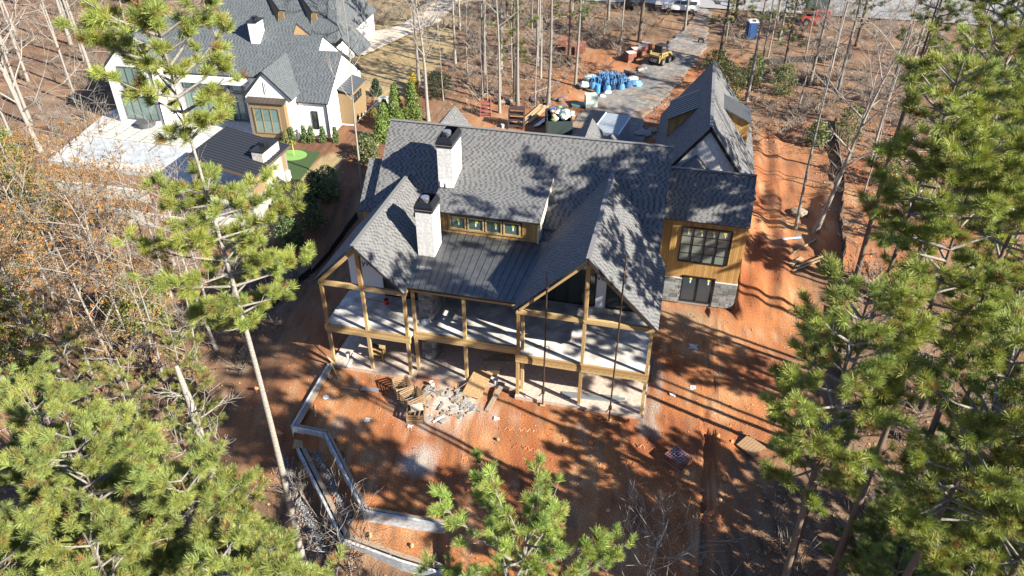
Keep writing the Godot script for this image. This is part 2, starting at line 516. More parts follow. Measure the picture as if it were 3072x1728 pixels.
func boards(parent: Node, o: Vector3, ax: Vector3, w: float, h: float, bw: float, kinds: Array, holes := []) -> void:
	var nn := ax.cross(Vector3.UP).normalized()
	var bb := Basis(ax, Vector3.UP, nn)
	var k := int(roundf(w / bw))
	for i in k:
		var x0 := w * i / k
		var x1 := w * (i + 1) / k
		var hh := h
		var cuts := [[0.0, hh]]
		for q in holes:
			if (x0 + x1) * 0.5 > q[0] and (x0 + x1) * 0.5 < q[1]:
				var nc := []
				for s in cuts:
					if q[2] > s[0]: nc.append([s[0], minf(q[2], s[1])])
					if q[3] < s[1]: nc.append([maxf(q[3], s[0]), s[1]])
				cuts = nc
		for s in cuts:
			if s[1] - s[0] < 0.03: continue
			var m := MB.new()
			m.box(o + ax * ((x0 + x1) * 0.5) + Vector3.UP * ((s[0] + s[1]) * 0.5), V(x1 - x0 - 0.012, s[1] - s[0], 0.03), bb)
			part("board", m.done(), kinds[rng.randi() % kinds.size()], parent)

func stones(parent: Node, o: Vector3, ax: Vector3, w: float, h: float, kinds: Array, holes := [], rh := 0.2, rw := 0.42) -> void:
	var nn := ax.cross(Vector3.UP).normalized()
	var bb := Basis(ax, Vector3.UP, nn)
	var y := 0.0
	while y < h - 0.02:
		var hh := minf(rf(rh * 0.65, rh * 1.25), h - y)
		var x := 0.0
		while x < w - 0.02:
			var ww := minf(rf(rw * 0.5, rw * 1.4), w - x)
			if w - x - ww < 0.1: ww = w - x
			var skip := false
			for q in holes:
				if x + ww > q[0] + 0.02 and x < q[1] - 0.02 and y + hh > q[2] + 0.02 and y < q[3] - 0.02: 
					if x < q[0] - 0.05: ww = q[0] - x
					elif x < q[1]:
						skip = true
						ww = q[1] - x
			if not skip:
				var m := MB.new()
				m.box(o + ax * (x + ww / 2) + Vector3.UP * (y + hh / 2) + nn * rf(-0.012, 0.014), V(ww - 0.016, hh - 0.016, 0.1), bb)
				part("stone", m.done(), kinds[rng.randi() % kinds.size()], parent)
			x += ww
		y += hh

func text(parent: Node, s: String, h: float, m: Material, at: Vector3, b := Basis(), bold := true) -> void:
	var t := TextMesh.new()
	t.text = s
	var f := SystemFont.new()
	f.font_names = PackedStringArray(["Droid Sans"])
	if bold: f.font_weight = 700
	t.font = f
	t.font_size = 64
	t.pixel_size = h / 46.0
	t.depth = 0.006
	part("lettering", t, m, parent, at, b)
# ---------------------------------------------------------------- the house under construction
var SHINGLE_TAB := Color(0.20, 0.202, 0.206)
var SHINGLE_SLOT := Color(0.078, 0.08, 0.084)
var timber: StandardMaterial3D
var timbers := []
var cedar := []
var grey_stone := []
var dark_metal: StandardMaterial3D
var frame_black: StandardMaterial3D
var glass_dark: StandardMaterial3D
var white_brick: StandardMaterial3D

func make_materials() -> void:
	var grain := noise_tex("wood", 0.02, 0.62, 1.0, 4, 512, 0.25)
	timber = mat("timber", 0.58, 0.405, 0.19, 0.75, grain, 0.6, 0.1)
	timbers = [timber, mat("timber_b", 0.45, 0.28, 0.115, 0.75, grain, 0.8, 0.1), mat("timber_c", 0.66, 0.46, 0.21, 0.75, grain, 1.0, 0.1), mat("timber_d", 0.52, 0.37, 0.19, 0.8, grain, 0.5, 0.1), mat("timber_e", 0.61, 0.40, 0.17, 0.75, noise_tex("knots", 0.015, 0.5, 1.0, 5, 512, 0.4), 0.8, 0.1)]
	for i in 4:
		var t: float = [0.85, 1.0, 1.12, 0.94][i]
		cedar.append(mat("cedar%d" % i, 0.63 * t, (0.335 + 0.02 * i) * t, 0.12 * t, 0.7, grain, 0.7 + 0.1 * i, 0.08))
	for i in 5:
		var t: float = [0.62, 0.85, 1.0, 1.15, 1.35][i]
		grey_stone.append(mat("stone%d" % i, 0.30 * t, 0.31 * t, 0.315 * t, 0.9, noise_tex("stone", 0.03, 0.6, 1.0, 5), 0.8, 0.6))
	dark_metal = mat("dark_metal", 0.105, 0.11, 0.115, 0.42, noise_tex("metal", 0.01, 0.8, 1.0, 3), 3.0, 0.0, 0.35)
	frame_black = mat("frame_black", 0.012, 0.013, 0.015, 0.45)
	glass_dark = mat("glass_dark", 0.035, 0.045, 0.042, 0.07)
	glass_dark.metallic_specular = 0.9
	white_brick = mat("white_brick", 0.76, 0.76, 0.75, 0.8, noise_tex("streak", 0.012, 0.78, 1.0, 6), 1.6, 0.3)

func posts(house: Node, list: Array, w := 0.19) -> void:
	for q in list:
		var m := MB.new()
		m.box(V(q[0], (q[2] + q[3]) * 0.5, q[1]), V(w, q[3] - q[2], w))
		part("post", m.done(), timbers[rng.randi() % 5], house)

func plain(house: Node, called: String, x0: float, x1: float, y0: float, y1: float, z0: float, z1: float, m: Material) -> MeshInstance3D:
	var b := MB.new()
	b.span(x0, x1, y0, y1, z0, z1)
	return part(called, b.done(), m, house)

func chimney(house: Node, x0: float, x1: float, z0: float, z1: float, y0: float, yb: float) -> void:
	var b := MB.new()
	b.span(x0 + 0.03, x1 - 0.03, y0, yb, z0 + 0.03, z1 - 0.03)
	var ch := part("chimney", b.done(), white_brick, house)
	var k := MB.new()
	var y := y0
	var row := 0
	while y < yb - 0.04:
		row += 1
		for f in 4:      # four faces
			var a: Vector3 = [V(x0, 0, z1), V(x1, 0, z1), V(x1, 0, z0), V(x0, 0, z0)][f]
			var e: Vector3 = [V(x1, 0, z1), V(x1, 0, z0), V(x0, 0, z0), V(x0, 0, z1)][f]
			var d := (e - a).normalized()
			var l := a.distance_to(e)
			var out := d.cross(Vector3.UP)
			var x := -0.1 if row % 2 else 0.0
			while x < l:
				var s0 := maxf(x, 0.0)
				var s1 := minf(x + 0.2, l)
				if s1 - s0 > 0.03:
					k.box(a + d * ((s0 + s1) * 0.5) + Vector3.UP * (y + 0.033) - out * (0.02 - rf(0.0, 0.004)), V(s1 - s0 - 0.012, 0.056, 0.04), Basis(d, Vector3.UP, out))
				x += 0.205
		y += 0.07
	stuff(part("bricks", k.done(), white_brick, ch))
	# shroud: band, tapering hood, open top with a steel cap on its flue
	var s := MB.new()
	var o := 0.05
	var t := 0.03
	for side in 4:
		var p0: Vector3 = [V(x0 - o, 0, z1 + o), V(x1 + o, 0, z1 + o), V(x1 + o, 0, z0 - o), V(x0 - o, 0, z0 - o)][side]
		var p1: Vector3 = [V(x1 + o, 0, z1 + o), V(x1 + o, 0, z0 - o), V(x0 - o, 0, z0 - o), V(x0 - o, 0, z1 + o)][side]
		var inn := Vector3.UP.cross(p1 - p0).normalized()
		var d := (p1 - p0).normalized()
		s.hexa([p0 + V(0, yb - 0.02, 0), p1 + V(0, yb - 0.02, 0), p1 + inn * t - d * t + V(0, yb - 0.02, 0), p0 + inn * t + d * t + V(0, yb - 0.02, 0), p0 + V(0, yb + 0.3, 0), p1 + V(0, yb + 0.3, 0), p1 + inn * t - d * t + V(0, yb + 0.3, 0), p0 + inn * t + d * t + V(0, yb + 0.3, 0)])
		var i := 0.13
		s.hexa([p0 + V(0, yb + 0.3, 0), p1 + V(0, yb + 0.3, 0), p1 + inn * t - d * t + V(0, yb + 0.3, 0), p0 + inn * t + d * t + V(0, yb + 0.3, 0), p0 + inn * i + d * i + V(0, yb + 0.62, 0), p1 + inn * i - d * i + V(0, yb + 0.62, 0), p1 + inn * (i + t) - d * (i + t) + V(0, yb + 0.62, 0), p0 + inn * (i + t) + d * (i + t) + V(0, yb + 0.62, 0)])
	var sh := part("shroud", s.done(), mat("shroud", 0.022, 0.024, 0.03, 0.28, null, 1, 0, 0.5), ch)
	var lip := MB.new()
	lip.span(x0 - o - 0.02, x1 + o + 0.02, yb + 0.1, yb + 0.14, z1 + o, z1 + o + 0.02)
	lip.span(x1 + o, x1 + o + 0.02, yb + 0.1, yb + 0.14, z0 - o, z1 + o)
	part("trim", lip.done(), mat("steel", 0.6, 0.6, 0.62, 0.3, null, 1, 0, 0.9), ch)
	var f := MB.new()
	var at := V((x0 + x1) * 0.5, yb + 0.1, (z0 + z1) * 0.5 + 0.25)
	f.cyl(at, 0.16, 0.42, 16); f.cyl(at + V(0, 0.44, 0), 0.24, 0.06, 16); f.cyl(at + V(0, 0.54, 0), 0.26, 0.16, 16)
	part("flue", f.done(), mats["steel"], ch)
	var g := MB.new()
	g.span(x0 + 0.02, x1 - 0.02, yb - 0.01, yb + 0.03, z0 + 0.02, z1 - 0.02)
	part("crown", g.done(), mat("crown", 0.12, 0.09, 0.075, 0.9), ch)
	sh.set_meta("label", "black metal shroud with an open top")

func build_house() -> void:
	var h := thing("house", "unfinished two-storey house with timber porches, dark shingle roofs and white chimneys", "house")
	var conc := mat("deck_concrete", 0.76, 0.72, 0.68, 0.85, noise_tex("conc3", 0.006, 0.62, 1.0, 6), 4.3, 0.2)
	var slabm := mat("slab_concrete", 0.55, 0.45, 0.38, 0.9, noise_tex("conc2", 0.015, 0.78, 1.0, 5), 2.7, 0.3)
	var wrap := mat("house_wrap", 0.72, 0.73, 0.76, 0.6)
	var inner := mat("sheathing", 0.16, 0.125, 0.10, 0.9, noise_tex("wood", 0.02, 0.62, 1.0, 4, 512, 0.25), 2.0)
	# slabs
	plain(h, "patio_slab", -0.15, 5.7, -0.3, 0.0, -4.0, 0.12, slabm)
	plain(h, "patio_slab", 5.7, 12.45, -0.3, -0.005, -6.0, -0.42, slabm)
	plain(h, "patio_slab", 12.45, 20.5, -0.3, -0.002, -6.0, 0.3, slabm)
	plain(h, "deck_slab", -0.1, 5.62, 2.98, 3.2, -3.95, -0.1, conc)
	plain(h, "deck_slab", 5.62, 12.5, 2.98, 3.197, -5.95, -0.62, conc)
	plain(h, "deck_slab", 12.5, 20.42, 2.98, 3.194, -5.95, 0.05, conc)
	# rim beams: three stacked boards on each run
	for q in [[-0.12, 5.64, 0.0], [5.66, 12.42, -0.55], [12.44, 20.45, 0.15]]:
		var ys := [2.67, 2.86, 3.03, 3.22]
		for i in 3:
			plain(h, "beam", q[0], q[1], ys[i] + 0.004, ys[i + 1] - 0.004, q[2] - 0.14 - 0.012 * i, q[2] + 0.012 * (i % 2), timbers[(i * 2 + int(q[0])) % 5])
	plain(h, "beam", -0.12, 0.06, 2.7, 3.19, -3.9, -0.16, timbers[0])
	plain(h, "beam", 20.3, 20.47, 2.7, 3.19, -5.9, -0.02, timbers[1])
	# top beams
	for q in [[-0.08, 5.66, 0.02, 6.33, 6.6], [5.7, 12.4, -0.52, 6.36, 6.62], [12.45, 20.45, 0.14, 6.33, 6.62]]:
		var mid := lerpf(q[3], q[4], 0.55)
		plain(h, "beam", q[0], q[1], q[3], mid - 0.004, q[2] - 0.18, q[2], timbers[0])
		plain(h, "beam", q[0] + 0.02, q[1] - 0.02, mid + 0.004, q[4], q[2] - 0.22, q[2] - 0.02, timbers[2])
	plain(h, "beam", -0.06, 0.1, 6.4, 6.62, -3.9, -0.24, timbers[1])
	plain(h, "beam", 20.25, 20.42, 6.4, 6.62, -5.9, -0.1, timbers[1])
	plain(h, "beam", 12.5, 12.68, 6.4, 6.62, -5.9, -0.1, timbers[1])
	plain(h, "beam", 5.46, 5.63, 6.4, 6.62, -3.9, -0.22, timbers[1])
	posts(h, [[0.08, -0.09, 3.2, 6.33], [2.78, -0.09, 3.2, 6.33], [5.46, -0.09, 3.2, 6.33], [5.8, -0.66, 3.2, 6.36], [9.04, -0.66, 3.2, 6.36], [12.58, 0.02, 3.2, 6.33], [12.74, -0.5, 3.2, 6.4], [16.48, 0.02, 3.2, 6.33], [20.3, 0.02, 3.2, 6.33],
		[0.08, -0.09, -0.01, 2.67], [2.8, -0.09, -0.01, 2.67], [5.44, -0.09, -0.01, 2.67], [5.78, -0.66, -0.01, 2.67], [9.04, -0.66, -0.01, 2.67], [12.56, 0.02, -0.01, 2.67], [12.74, -0.5, -0.01, 2.67], [16.46, 0.02, -0.01, 2.67], [20.32, 0.02, -0.01, 2.67]])
	posts(h, [[2.76, -0.09, 6.6, 9.3], [16.48, 0.02, 6.62, 10.45]], 0.24)
	# rafters under the rakes
	for q in [[2.755, 9.7, 0.05, 2.7], [16.48, 10.95, 0.16, 3.85]]:
		for s in [-1, 1]:
			var m := MB.new()
			m.beam(V(q[0] + s * 0.1, q[1] - 0.5, q[2] - 0.1), V(q[0] + s * q[3], q[1] - 0.4 - q[3], q[2] - 0.1), 0.2, 0.26)
			part("rafter", m.done(), timbers[(s + 1) / 2], h)
	# ---- roofs
	var mainz := -12.03
	var mainy := 12.27
	shingle_slope(h, [V(0.66, mainy, mainz), V(20.07, mainy, mainz), V(20.12, 6.75, -6.03), V(0.72, 6.75, -6.03)], SHINGLE_TAB, SHINGLE_SLOT)
	shingle_slope(h, [V(0.66, mainy, mainz), V(20.07, mainy, mainz), V(20.12, 6.6, -18.2), V(0.72, 6.6, -18.2)], SHINGLE_TAB, SHINGLE_SLOT)
	ridge_cap(h, V(0.64, mainy + 0.02, mainz), V(20.09, mainy + 0.02, mainz), SHINGLE_TAB)
	shingle_slope(h, [V(2.755, 9.7, 0.37), V(5.66, 6.795, 0.37), V(5.66, 6.795, -6.4), V(2.755, 9.7, -9.6)], SHINGLE_TAB, SHINGLE_SLOT)
	shingle_slope(h, [V(2.755, 9.7, 0.37), V(-0.14, 6.805, 0.37), V(-0.14, 6.805, -6.4), V(2.755, 9.7, -9.6)], SHINGLE_TAB, SHINGLE_SLOT)
	ridge_cap(h, V(2.755, 9.71, 0.38), V(2.755, 9.71, -9.3), SHINGLE_TAB)
	shingle_slope(h, [V(16.48, 10.95, 0.49), V(20.61, 6.82, 0.49), V(20.61, 6.82, -6.3), V(16.48, 10.95, -10.8)], SHINGLE_TAB, SHINGLE_SLOT)
	shingle_slope(h, [V(16.48, 10.95, 0.49), V(12.36, 6.83, 0.49), V(12.36, 6.83, -6.3), V(16.48, 10.95, -10.8)], SHINGLE_TAB, SHINGLE_SLOT)
	ridge_cap(h, V(16.48, 10.96, 0.5), V(16.48, 10.96, -10.6), SHINGLE_TAB)
	# shed dormer with its clerestory
	shingle_slope(h, [V(5.45, 10.29, -9.95), V(12.67, 10.29, -9.95), V(12.63, 9.19, -5.56), V(5.4, 9.19, -5.56)], SHINGLE_TAB, SHINGLE_SLOT, 0.12)
	var dw := MB.new()
	dw.prism([V(12.46, 7.5, -5.8), V(12.46, 9.1, -5.8), V(12.46, 10.1, -9.8), V(12.46, 7.5, -9.8)], V(0.06, 0, 0))
	part("dormer_cheek", dw.done(), mat("pale_trim", 0.66, 0.58, 0.44, 0.7), h)
	var rk := MB.new()
	rk.prism([V(12.66, 9.2, -5.54), V(12.66, 10.32, -9.98), V(12.66, 9.98, -9.9), V(12.66, 8.62, -5.54)], V(0.04, 0, 0))
	part("rake_board", rk.done(), mats["pale_trim"], h)
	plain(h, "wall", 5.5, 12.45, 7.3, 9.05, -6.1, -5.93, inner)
	boards(h, V(5.5, 7.55, -5.91), Vector3.RIGHT, 6.97, 1.42, 0.17, cedar, [[1.12, 5.92, 0.3, 1.34]])
	for i in 4:
		window(h, "clerestory_window", V(6.66 + i * 1.19, 7.9, -5.88), Vector3.RIGHT, 1.1, 0.95, 1, 1, timber, mat("glass_green", 0.06, 0.105, 0.095, 0.08), 0.08, true)
	plain(h, "sill", 6.55, 11.5, 7.84, 7.9, -5.9, -5.82, timber)
	# metal porch roof
	seam_roof(h, V(4.85, 7.6, -6.1), V(13.1, 7.6, -6.1), V(5.56, 6.83, -0.28), V(12.42, 6.83, -0.28), 17, dark_metal)
	plain(h, "fascia", 5.6, 12.4, 6.66, 6.77, -0.36, -0.3, frame_black)
	plain(h, "flashing", 12.5, 13.6, 7.9, 7.94, -7.4, -7.1, dark_metal)
	# low wing behind the gable
	shingle_slope(h, [V(-0.5, 10.02, -10.4), V(0.66, 10.02, -10.4), V(0.66, 7.3, -7.68), V(-0.52, 7.3, -7.68)], SHINGLE_TAB, SHINGLE_SLOT)
	shingle_slope(h, [V(-0.5, 10.02, -10.4), V(0.66, 10.02, -10.4), V(0.66, 6.0, -14.4), V(-0.52, 6.0, -14.4)], SHINGLE_TAB, SHINGLE_SLOT)
	boards(h, V(-0.3, 0.0, -7.9), Vector3.RIGHT, 1.0, 7.2, 0.17, cedar)
	plain(h, "wall", -0.3, 0.7, -0.3, 7.2, -14.2, -7.95, inner)
	# ---- walls
	var wm := white_brick
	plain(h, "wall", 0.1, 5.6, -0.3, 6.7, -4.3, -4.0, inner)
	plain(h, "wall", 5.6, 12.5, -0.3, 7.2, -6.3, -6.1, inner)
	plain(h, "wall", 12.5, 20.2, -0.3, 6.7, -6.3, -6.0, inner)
	plain(h, "wall", 0.8, 1.0, -0.3, 6.6, -17.9, -4.3, wm)
	plain(h, "wall", 19.75, 20.0, -0.3, 6.7, -17.9, -6.3, wm)
	plain(h, "wall", 0.8, 20.0, -0.3, 6.7, -18.0, -17.8, wm)
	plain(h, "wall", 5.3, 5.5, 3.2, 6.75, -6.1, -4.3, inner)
	for q in [[0.95, 12.03, 11.9], [19.78, 12.03, 11.9]]:
		var g := MB.new()
		g.prism([V(q[0], 6.6, -18.0), V(q[0], 6.6, -6.3), V(q[0], 12.0, -12.03)], V(0.2, 0, 0))
		part("gable_wall", g.done(), wm, h)
	var g1 := MB.new()
	g1.prism([V(0.05, 6.5, -4.2), V(5.45, 6.5, -4.2), V(2.755, 9.35, -4.2)], V(0, 0, 0.18))
	part("gable_wall", g1.done(), inner, h)
	var g2 := MB.new()
	g2.prism([V(12.55, 6.5, -6.2), V(20.4, 6.5, -6.2), V(16.48, 10.55, -6.2)], V(0, 0, 0.18))
	part("gable_wall", g2.done(), inner, h)
	# porch wall openings and house wrap
	var w1 := plain(h, "house_wrap", 0.1, 2.42, 3.2, 6.5, -3.99, -3.97, wrap)
	var wr := MB.new()
	wr.prism([V(0.3, 6.5, -3.99), V(2.42, 6.5, -3.99), V(2.42, 8.9, -3.99)], V(0, 0, 0.02))
	part("wrap_top", wr.done(), wrap, w1)
	var ink := mat("ink", 0.03, 0.035, 0.09, 0.6)
	text(w1, "Tyvek", 0.34, ink, V(1.45, 5.55, -3.96))
	window(h, "patio_door", V(2.5, 3.22, -3.94), Vector3.RIGHT, 2.7, 3.6, 3, 1, frame_black, glass_dark)
	window(h, "patio_door", V(12.75, 3.22, -5.94), Vector3.RIGHT, 3.6, 4.3, 4, 1, frame_black, glass_dark)
	window(h, "patio_door", V(17.1, 3.22, -5.94), Vector3.RIGHT, 3.0, 3.9, 3, 1, frame_black, glass_dark)
	window(h, "patio_door", V(6.9, 3.22, -6.04), Vector3.RIGHT, 5.2, 2.9, 5, 1, frame_black, glass_dark)
	var w2 := plain(h, "house_wrap", 16.42, 17.06, 3.2, 8.2, -5.99, -5.96, wrap)
	text(w2, "vel", 0.34, ink, V(16.74, 5.5, -5.94))
	var w3 := plain(h, "house_wrap", 5.66, 6.5, 3.2, 6.9, -6.09, -6.06, wrap)
	text(w3, "k", 0.3, ink, V(5.82, 5.9, -6.04))
	window(h, "patio_door", V(0.6, 0.02, -3.96), Vector3.RIGHT, 4.2, 2.5, 4, 1, frame_black, glass_dark)
	window(h, "patio_door", V(7.2, 0.02, -6.06), Vector3.RIGHT, 4.6, 2.5, 4, 1, frame_black, glass_dark)
	window(h, "patio_door", V(13.2, 0.02, -5.96), Vector3.RIGHT, 6.4, 2.5, 6, 1, frame_black, glass_dark)
	# outdoor fireplace: stone shaft through both decks
	for lv in [[0.0, 2.98], [3.2, 7.1]]:
		var core := plain(h, "fireplace", 5.62, 6.5, lv[0], lv[1], -4.6, -2.06, mat("mortar", 0.24, 0.23, 0.22, 0.95))
		stones(core, V(5.6, lv[0], -2.02), Vector3.RIGHT, 0.92, lv[1] - lv[0], grey_stone, [], 0.2, 0.36)
		stones(core, V(6.54, lv[0], -2.04), V(0, 0, -1), 2.5, lv[1] - lv[0], grey_stone, [], 0.22, 0.5)
	var bag := MB.new()
	bag.tube([V(6.1, 3.2, -1.75), V(6.1, 3.3, -1.75), V(6.1, 3.42, -1.8)], [0.32, 0.3, 0.06], 10, true)
	solo("cement_bag", bag.done(), wrap, "white slumped sack beside the stone fireplace on the deck", "sack")
	chimney(h, 5.38, 6.38, -9.9, -7.82, 9.3, 12.6)
	chimney(h, 5.35, 6.44, -4.7, -3.28, 6.9, 10.38)
	# small flashing box and cleat at the foot of the rear chimney
	plain(h, "vent_box", 5.55, 5.75, 9.85, 10.2, -7.8, -7.62, wrap)
	plain(h, "vent_box", 5.92, 6.12, 9.85, 10.16, -7.8, -7.62, wrap)
	# ---- east wing
	var wg := inner
	plain(h, "wall", 20.75, 25.75, -0.3, 6.9, -17.4, -12.72, wg)
	for s in [20.78, 25.62]:
		var gm := MB.new()
		gm.prism([V(s, 6.85, -17.3), V(s, 6.85, -12.72), V(s, 9.15, -15.0)], V(0.1, 0, 0))
		part("gable_wall", gm.done(), cedar[1], h)
	boards(h, V(20.72, 1.94, -12.68), Vector3.RIGHT, 5.06, 4.9, 0.15, cedar, [[0.68, 4.1, 1.43, 4.3], [1.22, 3.54, 0.0, 0.27]])
	boards(h, V(25.8, 1.94, -12.7), V(0, 0, -1), 4.7, 4.9, 0.15, cedar)
	window(h, "window", V(21.4, 3.38, -12.64), Vector3.RIGHT, 3.4, 2.86, 4, 4, frame_black, mat("glass_grey", 0.17, 0.19, 0.165, 0.1), 0.08, true)
	window(h, "sliding_door", V(21.96, 0.02, -12.64), Vector3.RIGHT, 2.3, 2.2, 2, 1, frame_black, mat("glass_slate", 0.045, 0.055, 0.065, 0.1), 0.07, true)
	plain(h, "mortar_wall", 20.75, 25.78, -0.3, 1.94, -12.71, -12.67, mats["mortar"])
	stones(h, V(20.72, -0.2, -12.64), Vector3.RIGHT, 5.1, 2.1, grey_stone, [[1.22, 3.56, 0.0, 2.5]])
	stones(h, V(25.82, -0.2, -12.66), V(0, 0, -1), 1.6, 2.1, grey_stone)
	plain(h, "ledge", 20.7, 21.94, 1.9, 1.96, -12.7, -12.56, mat("ledge", 0.42, 0.42, 0.41, 0.85)); plain(h, "ledge", 24.28, 25.86, 1.9, 1.962, -12.7, -12.56, mats["ledge"])
	shingle_slope(h, [V(20.03, 9.48, -14.97), V(25.89, 9.48, -14.97), V(25.86, 6.83, -12.32), V(20.03, 6.83, -12.32)], SHINGLE_TAB, SHINGLE_SLOT)
	shingle_slope(h, [V(20.03, 9.48, -14.97), V(25.89, 9.48, -14.97), V(25.86, 6.7, -17.75), V(20.03, 6.7, -17.75)], SHINGLE_TAB, SHINGLE_SLOT)
	ridge_cap(h, V(20.05, 9.5, -14.97), V(25.9, 9.5, -14.97), SHINGLE_TAB)
	boards(h, V(20.1, 0.0, -12.95), Vector3.RIGHT, 0.62, 6.9, 0.15, cedar)
	plain(h, "wall", 20.0, 20.74, -0.3, 6.9, -13.2, -13.0, inner)
	# link gable to the garage
	shingle_slope(h, [V(21.85, 8.28, -20.3), V(21.85, 8.28, -15.9), V(19.2, 5.6, -15.9), V(19.2, 5.6, -20.3)], SHINGLE_TAB, SHINGLE_SLOT)
	shingle_slope(h, [V(21.85, 8.28, -20.3), V(21.85, 8.28, -15.9), V(24.5, 5.6, -15.9), V(24.5, 5.6, -20.3)], SHINGLE_TAB, SHINGLE_SLOT)
	# entry gables on the drive side
	for q in [[13.85, 10.88, -13.4, -19.0, 3.0], [15.33, 9.45, -15.0, -20.0, 1.2], [3.1, 10.9, -13.4, -19.0, 3.2]]:
		for s in [-1, 1]:
			shingle_slope(h, [V(q[0], q[1], q[2]), V(q[0], q[1], q[3]), V(q[0] + s * q[4], q[1] - q[4] * 1.15, q[3]), V(q[0] + s * q[4], q[1] - q[4] * 1.15, q[2] - 1.4)], SHINGLE_TAB, SHINGLE_SLOT)
		var gw := MB.new()
		gw.prism([V(q[0] - q[4] * 0.95, 2.9, q[3] + 0.3), V(q[0] + q[4] * 0.95, 2.9, q[3] + 0.3), V(q[0] + q[4] * 0.95, q[1] - q[4] * 1.15, q[3] + 0.3), V(q[0], q[1] - 0.15, q[3] + 0.3), V(q[0] - q[4] * 0.95, q[1] - q[4] * 1.15, q[3] + 0.3)], V(0, 0, 0.2))
		part("gable_wall", gw.done(), wm, h)

func build_garage() -> void:
	var g := thing("garage", "steep-roofed garage with a white brick gable and two cedar shed dormers", "garage", V(22.58, 2.8, -28.0))
	var o := V(-22.58, -2.8, 28.0)
	var ap := V(22.58, 10.64, -20.0)
	var fz := -35.5
	for s in [-1, 1]:
		shingle_slope(g, [(ap + o), (V(22.58, 10.64, fz) + o), (V(22.58 + s * 4.15, 10.64 - 4.15 * 1.31, fz) + o), (V(22.58 + s * 4.15, 10.64 - 4.15 * 1.31, -20.0) + o)], SHINGLE_TAB, SHINGLE_SLOT)
	ridge_cap(g, (V(22.58, 10.66, -19.98) + o), (V(22.58, 10.66, fz) + o), SHINGLE_TAB)
	for z in [-20.35, -35.3]:
		var w := MB.new()
		w.prism([(V(18.75, 2.5, z) + o), (V(26.4, 2.5, z) + o), (V(26.4, 5.5, z) + o), (V(22.58, 10.4, z) + o), (V(18.75, 5.5, z) + o)], V(0, 0, 0.2))
		part("gable_wall", w.done(), white_brick, g)
	for x in [18.75, 26.2]:
		var w := MB.new()
		w.span(x + o.x, x + 0.2 + o.x, 2.5 + o.y, 5.45 + o.y, -35.1 + o.z, -20.35 + o.z)
		part("wall", w.done(), white_brick, g)
	for s in [-1, 1]:
		var m := MB.new()
		m.beam((V(22.58 + s * 0.02, 10.46, -19.95) + o), (V(22.58 + s * 4.1, 10.46 - 4.1 * 1.31, -19.95) + o), 0.1, 0.24)
		part("rake_trim", m.done(), frame_black, g)
	# shed dormers
	for q in [[-1, 21.6, 9.4, 19.3, 8.15, -27.2, -31.2], [1, 23.66, 9.25, 25.98, 8.12, -28.0, -31.0]]:
		var s: int = q[0]
		var d := MB.new()
		var xo: float = q[3]
		var xi: float = q[1]
		seam_roof(g, (V(xi, q[2], q[5] + 0.25) + o), (V(xi, q[2], q[6] - 0.2) + o), (V(xo + s * 0.1, q[4], q[5] + 0.25) + o), (V(xo + s * 0.1, q[4], q[6] - 0.2) + o), 9, mat("dormer_metal", 0.12, 0.13, 0.14, 0.4, null, 1, 0, 0.5))
		var yo: float = 10.64 - absf(xo - 22.58) * 1.31
		for z in [q[5], q[6]]:
			var wd := absf(xo - xi)
			var ax := Vector3.RIGHT if s > 0 else Vector3.RIGHT
			var x0 := minf(xo, xi)
			var k := 14
			for i in k:
				var xa := x0 + wd * i / k
				var xb := x0 + wd * (i + 1) / k
				var xm := (xa + xb) * 0.5
				var lo := 10.64 - absf(xm - 22.58) * 1.31
				var hi: float = lerpf(q[2], q[4], absf(xm - xi) / wd) - 0.08
				if hi - lo > 0.05:
					var bm := MB.new()
					bm.span(xa + 0.006 + o.x, xb - 0.006 + o.x, lo + o.y, hi + o.y, z - 0.03 + o.z, z + o.z)
					part("board", bm.done(), cedar[i % 4], g)
		d.span(xo - s * 0.04 + o.x, xo + o.x, yo + o.y, q[4] - 0.08 + o.y, q[6] + o.z, q[5] - 0.03 + o.z)
		part("dormer_face", d.done(), cedar[0], g)
